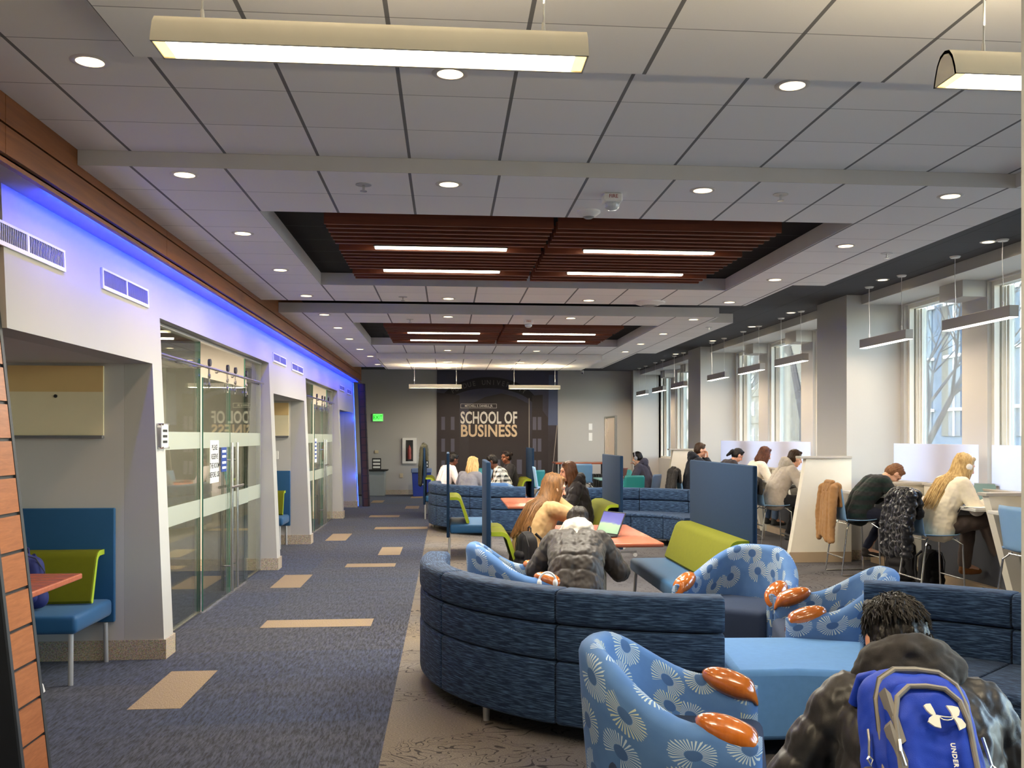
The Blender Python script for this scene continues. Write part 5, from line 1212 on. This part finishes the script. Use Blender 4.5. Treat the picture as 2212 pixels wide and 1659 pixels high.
        for sx in (-1, 1): S.append(('c', P3+Q @ V(sx*.11, -.04, .03), P3+Q @ V(sx*.05, .07, -.03), .032+p*.3, .025))
        skin('hood', S, max(vox, .008), hm, t, 4, disp=lambda co, n: mnoise.noise(co*22)*.010+mnoise.noise(co*50)*.004)
    # trousers and shoes
    lm = cloth('trousers_'+'_'.join(map(str, legs)), legs, .9)
    L_ = [('c', P0+V(-.06, 0, -.02), P0+V(.06, 0, -.02), .118, .118)]
    for i in (0, 1): L_ += [('c', hp[i], kn[i], .098, .07+hem*.3), ('c', kn[i], ft[i]+V(0, -.005, .03), .068+hem*.3, .048+hem)]
    skin('trousers', L_, max(vox, .01), lm, t, 5, disp=lambda co, n: mnoise.noise(co*18)*.006)
    sm = cloth('shoe_'+'_'.join(map(str, shoe)), shoe, .7)
    for i in (0, 1):
        f = ft[i]; skin('shoe', [('c', f+V(0, -.03, -.05), f+V(0, .06, -.05), .038, .042), ('c', f+V(0, .06, -.052), f+V(0, .155, -.058), .042, .030), ('c', f+V(0, -.02, 0), f+V(0, .0, -.05), .044, .042)], .009, sm, t, 3)
    # hair
    kind, ha, hb = hair; hm = hairmat('hair_%d_%d' % (ha[0], hb[0]), ha, hb); S = []
    def E(c, r): S.append(('e', HC+H @ V(*c), r, H))
    def K(a, b_, r0, r1): S.append(('c', HC+H @ V(*a), HC+H @ V(*b_), r0, r1))
    E((0, -.022, .05), (.086, .094, .086)); E((0, -.045, .0), (.083, .072, .085)); K((-.04, .028, .108), (.045, .032, .104), .024, .022)
    rnd = random.Random(int(abs(loc[0]*100+loc[1]*37)))
    if kind in ('long', 'mid'):
        L = .42 if kind == 'long' else .22; n = 13
        for k in range(n):
            a = PI*(k/(n-1)); cx_, cy_ = math.cos(a)*.082, .0-math.sin(a)*.092; cy_ += .03*abs(math.cos(a))
            K((math.cos(a)*.05, -.01-.05*math.sin(a), .09), (cx_, cy_, -.0), .03, .026)
            p0 = HC+H @ V(cx_, cy_, 0); 
            w2 = 1.0 if kind == 'mid' else 1.12; p1 = HC+H @ V(cx_*1.15, cy_*1.12, -.12)
            p2 = P3+Q @ V(cx_*w2*1.1, -.065-abs(math.sin(a))*.045-p, .06-L*.28); p3 = P3+Q @ V(cx_*w2*.95, -.085-abs(math.sin(a))*.035-p, .06-L*(.75+.25*rnd.random()))
            S += [('c', p0, p1, .026, .025)]
            if kind == 'long' and 0 < k < n-1: S += [('c', p1, p2, .025, .024), ('c', p2, p3, .024, .012)]
            else: S += [('c', p1, p1+V(0, 0, -L*.35), .024, .014)]
    if kind == 'bun': E((0, -.125, .04), (.042, .04, .042)); K((0, -.09, .03), (0, -.12, .04), .03, .03)
    if kind == 'tied':
        K((0, -.09, .02), (0, -.13, -.0), .035, .04); K((0, -.13, 0), (.0, -.16, -.12), .04, .02)
    amp = .006 if kind != 'curly' else .016
    def hd_(co, n):
        q = Hi @ (co-HC); a = math.atan2(q.x, -q.y); return mnoise.noise(V(a*9, q.z*5+q.length*3, 1.7))*amp*1.6+mnoise.noise(co*70)*.003
    hr = skin('hair', S, min(vox, .009), hm, t, 3, disp=hd_)
    if vox < .007 or kind == 'short' and vox < .0085:
        b = B()
        for k in range(1100 if vox < .007 else 300):
            a = rnd.uniform(0, 2*PI); z = rnd.uniform(-.45, 1); rr = math.sqrt(max(0, 1-z*z)); d = V(math.cos(a)*rr, math.sin(a)*rr, z)
            if d.y > .55 and z < .5: continue
            c = V(0, -.022, .045)+V(d.x*.086, d.y*.094, d.z*.088) if z > 0 else V(0, -.045, .0)+V(d.x*.083, d.y*.074, d.z*.085)
            if z <= 0 and d.y > .1: continue
            tn = (V(0, 0, -1)*(.4+.8*rr)+V(rnd.uniform(-.5, .5), rnd.uniform(-.5, .5)-.15, 0)+d*.55); tn = (tn-d*tn.dot(d)*.55).normalized()
            p0 = HC+H @ c; p1 = HC+H @ (c+tn*rnd.uniform(.018, .034)+d*.004); b.cyl(p0, p1, .0042, .0006, 4)
        b.obj('hair_tufts', hm, hr, 60)
    if kind == 'long':
        b = B()
        for k in range(170):
            a = PI*rnd.uniform(.02, .98); ca, sa = math.cos(a), math.sin(a); g = rnd.uniform(.010, .022)
            q0 = HC+H @ V(ca*.055, -.01-.055*sa, .128-.012*abs(ca)); q1 = HC+H @ V(ca*.105, -(.012+.118*sa)+.03*abs(ca), .02); q2 = HC+H @ V(ca*.118, -.125*sa+.02, -.11)
            q3 = P3+Q @ V(ca*.125+rnd.uniform(-.012, .012), -.065-sa*.055-p-g, .06-L*.28); q4 = P3+Q @ V(ca*.11+rnd.uniform(-.03, .03), -.085-sa*.04-p-g, .06-L*rnd.uniform(.7, 1.12))
            b.tube([q0, (q0+q1)/2+H @ V(ca*.018, -sa*.018, .02), q1, q2, q3, (q3+q4)/2+V(0, -.008, 0), q4], lambda u: .0075*(1-u*.8)+.001, 5)
        b.obj('hair_strands', hm, hr, 60)
    t['_frame'] = 0; del t['_frame']
    return t, dict(HC=HC, H=H, P2=P2, P3=P3, Q=Q, P0=P0, P1=P1, wr=wr)
def headphones(t, f, rgb=(236, 234, 228)):
    m_ = plain('headphone_%d' % rgb[0], rgb, .4); HC, H = f['HC'], f['H']; h = bpy.data.objects.new('headphones', None); C.objects.link(h); h.parent = t
    b = B(); b.tube([HC+H @ V(math.cos(a)*.097, -.005, .03+math.sin(a)*.108) for a in [PI*k/12 for k in range(13)]], .009, 8); b.obj('headband', m_, h)
    for s_ in (-1, 1): b = B(); b.ell(HC+H @ V(s_*.096, -.002, .0), (.02, .036, .043), H); b.obj('ear_cup', m_, h)
DARKH = ((8, 7, 7), (26, 22, 21))
# 1 foreground student
t1, f1 = person('person in a black puffer jacket wearing a blue backpack, back to the camera', (1.205, 2.31), 75, .39, 39, (6, 8, -4), (206, 150, 120), (30, 27, 27), None, None, .028, .095, (30, 27, 27), (96, 94, 92), None, (50, 50, 52), ('short',)+DARKH,
    ((-.16, .42, .24), (.16, .42, .24)), [(-.24, .46, .50), (.2, .46, .48)], [(-.22, .5, .09), (.2, .5, .09)], .0065, gloss=.42)
# 2 student with the grey hood
person('person hunched in a dark puffer jacket with a grey hood, back to the camera', (.93, 6.95), 80, .40, 54, (4, 0, 0), (200, 150, 120), (56, 50, 46), None, None, .030, .11, (186, 180, 170), (50, 50, 56), None, (40, 40, 40), ('short', (14, 9, 7), (36, 25, 18)),
    ((-.16, .48, .30), (.16, .48, .30)), None, None, .0085, gloss=.45, hk=.88)
# 3 long haired woman
person('person with long light brown hair in a camel coat, hand on cheek', (.70, 8.42), 22, .45, 25, (10, -12, 0), (232, 188, 160), (172, 140, 98), None, None, .012, 0, None, (44, 42, 46), None, (50, 44, 42), ('long', (46, 29, 15), (138, 96, 54)),
    ((-.10, .30, .50), (.06, .26, .60)), None, None, .0085, fdir=((0, .3, 1), (-.1, -.1, 1)), palm_up=(0, 1, .2))
# 4
person('person with red brown hair in a black coat facing left behind the front table', (1.66, 11.75), 182, .44, 16, (6, 0, 0), (214, 160, 134), (30, 24, 26), None, None, .022, .12, (30, 24, 26), (34, 34, 38), None, (30, 30, 30), ('mid', (52, 29, 16), (98, 62, 36)),
    ((-.10, .34, .42), (.10, .42, .34)), None, None, .009, gloss=.6, fdir=((0, .2, 1), (0, 1, 0)))
# 5-8 far booth
person('person with blond hair in a grey top, back to the camera at the far booth', (.33, 16.45), 55, .40, 16, (10, -5, 0), (232, 186, 158), (128, 126, 134), None, None, .0, 0, None, (60, 60, 70), None, (60, 60, 60), ('mid', (150, 104, 50), (238, 200, 136)), vox=.010)
person('person in a white t-shirt with short black hair at the far booth', (-.10, 18.55), 30, .45, 22, (16, 0, 0), (96, 62, 46), (226, 214, 216), None, None, .006, 0, None, (40, 42, 50), None, (40, 40, 40), ('short', (10, 9, 9), (28, 24, 24)), vox=.010)
person('person in a black and white checked shirt at the far booth', (1.12, 18.0), 172, .45, 26, (18, 0, 0), (104, 68, 50), (226, 222, 214), 'plaid', (46, 48, 46), .012, 0, None, (178, 140, 110), None, (200, 198, 196), ('short', (12, 10, 10), (34, 28, 26)), vox=.010)
person('person in black with dark hair on the right bench of the far booth', (1.28, 18.85), 190, .45, 12, (4, 20, 0), (126, 84, 62), (26, 24, 28), None, None, .01, 0, None, (30, 30, 34), None, (30, 30, 30), ('bun', (16, 12, 12), (44, 34, 30)), vox=.010)
# 9 headphones by the window
t9, f9 = person('person in a dark jacket with headphones at the pale low table', (4.02, 19.1), 150, .45, 20, (10, 0, 0), (222, 176, 150), (62, 60, 74), None, None, .02, 0, (62, 60, 74), (70, 68, 70), None, (60, 60, 60), ('short',)+DARKH, ((-.16, .42, .32), (.12, .28, .55)), vox=.010); headphones(t9, f9, (150, 150, 156))
# window counter
SF = [(-.13, .40, .29), (.13, .40, .29)]; SK = lambda h: [(-.13, .42, h+.05), (.13, .42, h+.05)]
person('person in a black jacket with hands at face at the far window counter', (4.16, 16.2), 2, .63, 14, (10, 0, 0), (226, 178, 150), (26, 30, 40), None, None, .02, 0, (26, 30, 40), (34, 36, 44), None, (40, 40, 40), ('short', (34, 22, 16), (76, 54, 38)), ((-.08, .26, .58), (.08, .26, .58)), SK(.63), SF, .0095, fdir=((0, .1, 1), (0, .1, 1)), palm_up=(0, 1, 0))
person('person with black tied hair bent over the far window counter', (4.76, 16.6), 8, .63, 34, (24, 0, 0), (216, 166, 138), (56, 52, 58), None, None, .01, 0, None, (40, 40, 46), None, (40, 40, 40), ('tied', (14, 12, 12), (40, 34, 32)), ((-.12, .44, .34), (.12, .44, .34)), SK(.63), SF, .0095)
person('person with straight brown hair in a cream top at the window counter', (4.68, 14.7), 6, .63, 26, (16, 0, 0), (226, 184, 156), (226, 214, 194), None, None, .01, 0, None, (90, 110, 140), None, (60, 60, 60), ('mid', (48, 26, 20), (104, 62, 44)), ((-.12, .44, .34), (.12, .44, .34)), SK(.63), SF, .0095)
person('person in a grey hoodie leaning on the counter behind the tall partition', (4.58, 13.2), 4, .62, 32, (6, 0, 0), (226, 176, 146), (178, 168, 156), None, None, .018, 0, (170, 162, 150), (34, 34, 38), None, (70, 72, 76), ('short', (30, 20, 14), (70, 48, 32)), ((-.14, .50, .32), (.14, .50, .32)), SK(.63), [(-.13, .28, .2), (.13, .45, .29)], .0085)
person('person in a dark green striped sweater with head down on the counter', (4.76, 10.85), 0, .62, 42, (46, 0, 0), (220, 176, 148), (14, 34, 30), 'stripe', (28, 30, 32), .012, 0, None, (26, 30, 48), None, (40, 34, 32), ('short', (84, 54, 34), (150, 106, 70)), ((-.10, .50, .36), (.10, .50, .36)), [(-.14, .42, .67), (.14, .42, .67)], [(-.13, .18, .26), (.13, .36, .29)], .0085)
t15, f15 = person('person with long blond hair in a cream sweater, writing at the counter', (4.84, 9.15), 4, .62, 27, (14, -6, 0), (240, 200, 172), (238, 226, 200), None, None, .018, 0, None, (98, 84, 76), None, (138, 88, 44), ('long', (124, 90, 46), (222, 192, 132)), ((-.12, .34, .34), (.10, .44, .32)), [(-.12, .42, .70), (.10, .44, .76)], [(-.12, .38, .29), (.04, .70, .30)], .008, hem=.02); headphones(t15, f15)
# ---------------------------------------------------------------- blue backpack worn by the foreground student
def worn_pack():
    Q = f1['Q']; base = f1['P2']; R = math.radians(75-90); Mw = Matrix.Rotation(R, 4, 'Z'); org = V(1.15, 2.32, 0)
    c = org+Mw @ (base+Q @ V(.015, -.215, -.14))
    t = thing('backpack', 'bright blue backpack with white emblem worn by the foreground student', 'backpack', c, R); t.rotation_euler = (math.radians(-33), math.radians(4), R*.4); t.scale = (.93, .93, .93)
    bl = plush('backpack_blue', (12, 50, 160), .10, rough=.6, sc=12); gy = plain('backpack_grey_trim', (122, 116, 108), .7); bk = plain('backpack_mesh', (46, 44, 44), .8)
    def wr(co, n): return mnoise.noise(co*16)*.005+mnoise.noise(co*40)*.002
    S = []
    for sx in (-1, 1): S += [('c', V(sx*.088, 0, -.18), V(sx*.078, 0, .12), .075, .07)]
    S += [('c', V(-.088, 0, -.17), V(.088, 0, -.17), .075, .075), ('c', V(-.06, 0, .135), V(.06, 0, .135), .07, .07), ('b', V(0, 0, -.02), V(.17, .14, .32), (0, 0, 0))]
    skin('main_body', S, .0075, bl, t, 8, disp=wr)
    S = []
    for sx in (-1, 1): S += [('c', V(sx*.07, -.068, -.17), V(sx*.06, -.062, .075), .05, .045)]
    S += [('c', V(-.07, -.068, -.16), V(.07, -.068, -.16), .05, .05), ('c', V(-.04, -.06, .10), V(.04, -.06, .10), .045, .045), ('b', V(0, -.055, -.03), V(.14, .1, .26), (0, 0, 0))]
    skin('front_pocket', S, .0065, bl, t, 8, disp=wr)
    def arch(w, z1, y, r, mat, nm, z0=-.2):
        pts = [(-w*1.04, y, z0), (-w, y, z1-.09), (-w*.86, y, z1-.035), (-w*.5, y, z1-.004), (0, y, z1), (w*.5, y, z1-.004), (w*.86, y, z1-.035), (w, y, z1-.09), (w*1.04, y, z0)]
        b = B(); b.tube(pts, r, 8); b.obj(nm, mat, t)
    arch(.118, .190, -.052, .0075, gy, 'outer_zip_band'); arch(.094, .128, -.104, .0075, gy, 'front_zip_band'); arch(.122, .196, -.052, .0035, MAT['black'], 'zip')
    b = B(); b.prism([(-.112, .115), (-.098, .10), (-.075, -.02), (-.088, -.03)], 'y', -.108, -.06)
    b.obj('grey_chevron', gy, t); b = B(); b.prism([(-.112, .02), (-.108, .03), (-.078, -.07), (-.088, -.14)], 'y', -.110, -.06); b.obj('grey_chevron', gy, t)
    # emblem: two facing curved shapes joined by thin bands
    EM = plain('emblem_white', (232, 226, 210), .5)
    for poly in ([(230, 260), (262, 238), (320, 230), (350, 300), (372, 368), (345, 388), (300, 365), (262, 325)], [(335, 378), (385, 374), (440, 385), (412, 410), (415, 545), (335, 530), (255, 475), (285, 415)],
                 [(527, 240), (600, 238), (680, 252), (695, 300), (675, 360), (630, 394), (590, 388), (578, 330)], [(590, 388), (640, 385), (700, 405), (745, 470), (735, 510), (655, 553), (640, 480), (612, 420)]):
        b = B(); b.prism([(.028+(x-490)*.000195, .045-(y-390)*.000195) for x, y in poly], 'y', -.1225, -.116); b.obj('emblem', EM, t)
    b = B(); b.tube([(.014, -.1205, .046), (.03, -.1215, .044), (.05, -.1205, .045)], .0016, 6); b.obj('emblem_band', EM, t)
    b = B(); b.tube([(.013, -.1205, .043), (.022, -.121, .037), (.033, -.1215, .036), (.044, -.121, .039), (.05, -.1205, .044)], .0016, 6); b.obj('emblem_band', EM, t)
    text('lettering', 'UNDER ARMOUR', .016, EM, t, (.036, -.1195, -.020), (PI/2, PI/2, 0), .0008, 1, .0006, 'LEFT', 1.2)
    b = B(); b.tube([(-.035, .05, .185), (-.03, .05, .215), (0, .05, .225), (.03, .05, .215), (.035, .05, .185)], .008, 8); b.obj('grab_handle', bl, t)
    for sx in (-1, 1):
        b = B(); b.tube([(sx*.05, .02, .15), (sx*.075, .06, .205), (sx*.09, .11, .215), (sx*.10, .17, .16)], .018, 10); b.obj('shoulder_strap', bl, t, 60)
        skin('side_pocket', [('c', V(sx*.135, -.01, -.20), V(sx*.135, -.01, -.10), .045, .042)], .01, bk, t, 4)
        b = B(); b.tube([(sx*.148, -.05, .02), (sx*.15, -.055, -.01), (sx*.155, -.055, -.05)], .004, 6); b.tube([(sx*.155, -.055, -.05), (sx*.163, -.06, -.06), (sx*.155, -.06, -.075), (sx*.148, -.058, -.06), (sx*.155, -.055, -.05)], .003, 6); b.obj('zip_pull', MAT['chrome'], t)
    b = B(); b.tube([(-.095, -.115, -.02), (-.097, -.118, -.05), (-.09, -.118, -.085)], .004, 6); b.obj('zip_pull', MAT['chrome'], t)
worn_pack()
# ---------------------------------------------------------------- garments hung over seats
def coat(label, loc, rz, rgb, w=.44, h=.62, gloss=.85, z=1.03, depth=.07, seed=1, sleeves=True, fold=.012):
    """garment hung over a back edge at height z (local y=0 is the back edge, garment mostly at y<0)"""
    rnd = random.Random(seed); t = thing('hung_coat', label, 'coat', (loc[0], loc[1], z), rz); S = [('c', V(-w/2*.8, 0, 0), V(w/2*.8, 0, 0), .04, .04)]
    n = 7
    for k in range(n):
        x = -w/2+w*k/(n-1); r = .03+.012*rnd.random(); x2 = x*(1+.15*rnd.uniform(-1, 1)); hh = h*(.86+.14*rnd.random())
        S += [('c', V(x*.85, -.03, -.01), V(x*.98, -depth*.8, -h*.45), .036, r+.004), ('c', V(x*.98, -depth*.8, -h*.45), V(x2, -depth, -hh), r+.004, r*.9)]
        if k < n-1: S.append(('c', V(x, -depth*.8, -h*.5), V(x+w/(n-1), -depth*.8, -h*.5), .03, .03))
        S.append(('c', V(x*.85, .03, -.01), V(x*.9, .05, -h*.35), .03, .024))
    if sleeves:
        for s_ in (-1, 1): S += [('c', V(s_*w*.47, -.04, -.03), V(s_*w*.56, -depth, -h*.5), .045, .042), ('c', V(s_*w*.56, -depth, -h*.5), V(s_*w*.5, -depth*1.1, -h*.95), .042, .034)]
    cm = cloth('coat_'+'_'.join(map(str, rgb))+str(gloss), rgb, gloss)
    skin('fabric', S, .0095, cm, t, 4, disp=(lambda co, n: mnoise.noise(V(co.x*13, co.y*13, co.z*5)+V(seed, 0, 0))*fold+mnoise.noise(co*30)*.005) if gloss > .3 else (lambda co, n: .014*abs(math.sin(co.z*34+mnoise.noise(co*7)*3))+abs(mnoise.noise(co*24))*.02))
    S = [('c', V(-.09, -.02, .035), V(.09, -.02, .035), .03, .03), ('c', V(-.09, -.03, .03), V(-.05, -.07, -.06), .026, .015), ('c', V(.09, -.03, .03), V(.05, -.07, -.06), .026, .015)]
    skin('collar', S, .009, cm, t, 4)
    return t
coat('tan canvas jacket hung on the stool of the striped student', (4.455, 10.85), -PI/2, (158, 118, 76), .36, .66, .9, 1.03, .07, 3)
coat('glossy black puffer hung on the stool of the blonde student', (4.515, 9.15), -PI/2, (26, 26, 30), .44, .62, .16, 1.04, .10, 5, fold=.03)
coat('dark charcoal jacket hung on the stool of the hoodie student', (4.285, 13.2), -PI/2, (46, 44, 44), .46, .55, .7, 1.0, .09, 8)
coat('black coat hung on the stool of the far student in black', (3.885, 16.2), -PI/2, (30, 26, 24), .42, .58, .6, 1.02, .08, 11)
coat('olive brown coat hung over the far booth panel', (-.44, 18.95), PI/2+PI, (48, 46, 30), .62, .78, .6, 1.41, .08, 14)
backpack('black_backpack', 'black backpack on the floor between the two nearest counter students', (5.0, 10.25, .0), -1.0, (30, 28, 30), 1.05)
backpack('black_backpack', 'black bag on the floor under the stool of the blonde student', (5.02, 9.62, .0), .4, (24, 24, 28), .95)
backpack('black_backpack', 'black leather backpack on the bench beside the long haired person', (.66, 7.98, .455), -1.2, (26, 24, 26), .8)
t = thing('white_headset', 'white over-ear headphones lying on the chair arm by the hunched student', 'headphones', (.70, 6.72, .575)); t.scale = (.8, .8, .8); b = B(); b.tube([(math.cos(a)*.075, 0, math.sin(a)*.085) for a in [PI*k/12 for k in range(13)]], .010, 8); b.obj('headband', MAT['white'], t)
for s_ in (-1, 1): b = B(); b.ell((s_*.07, 0, -.01), (.022, .034, .04)); b.obj('ear_cup', MAT['white'], t)
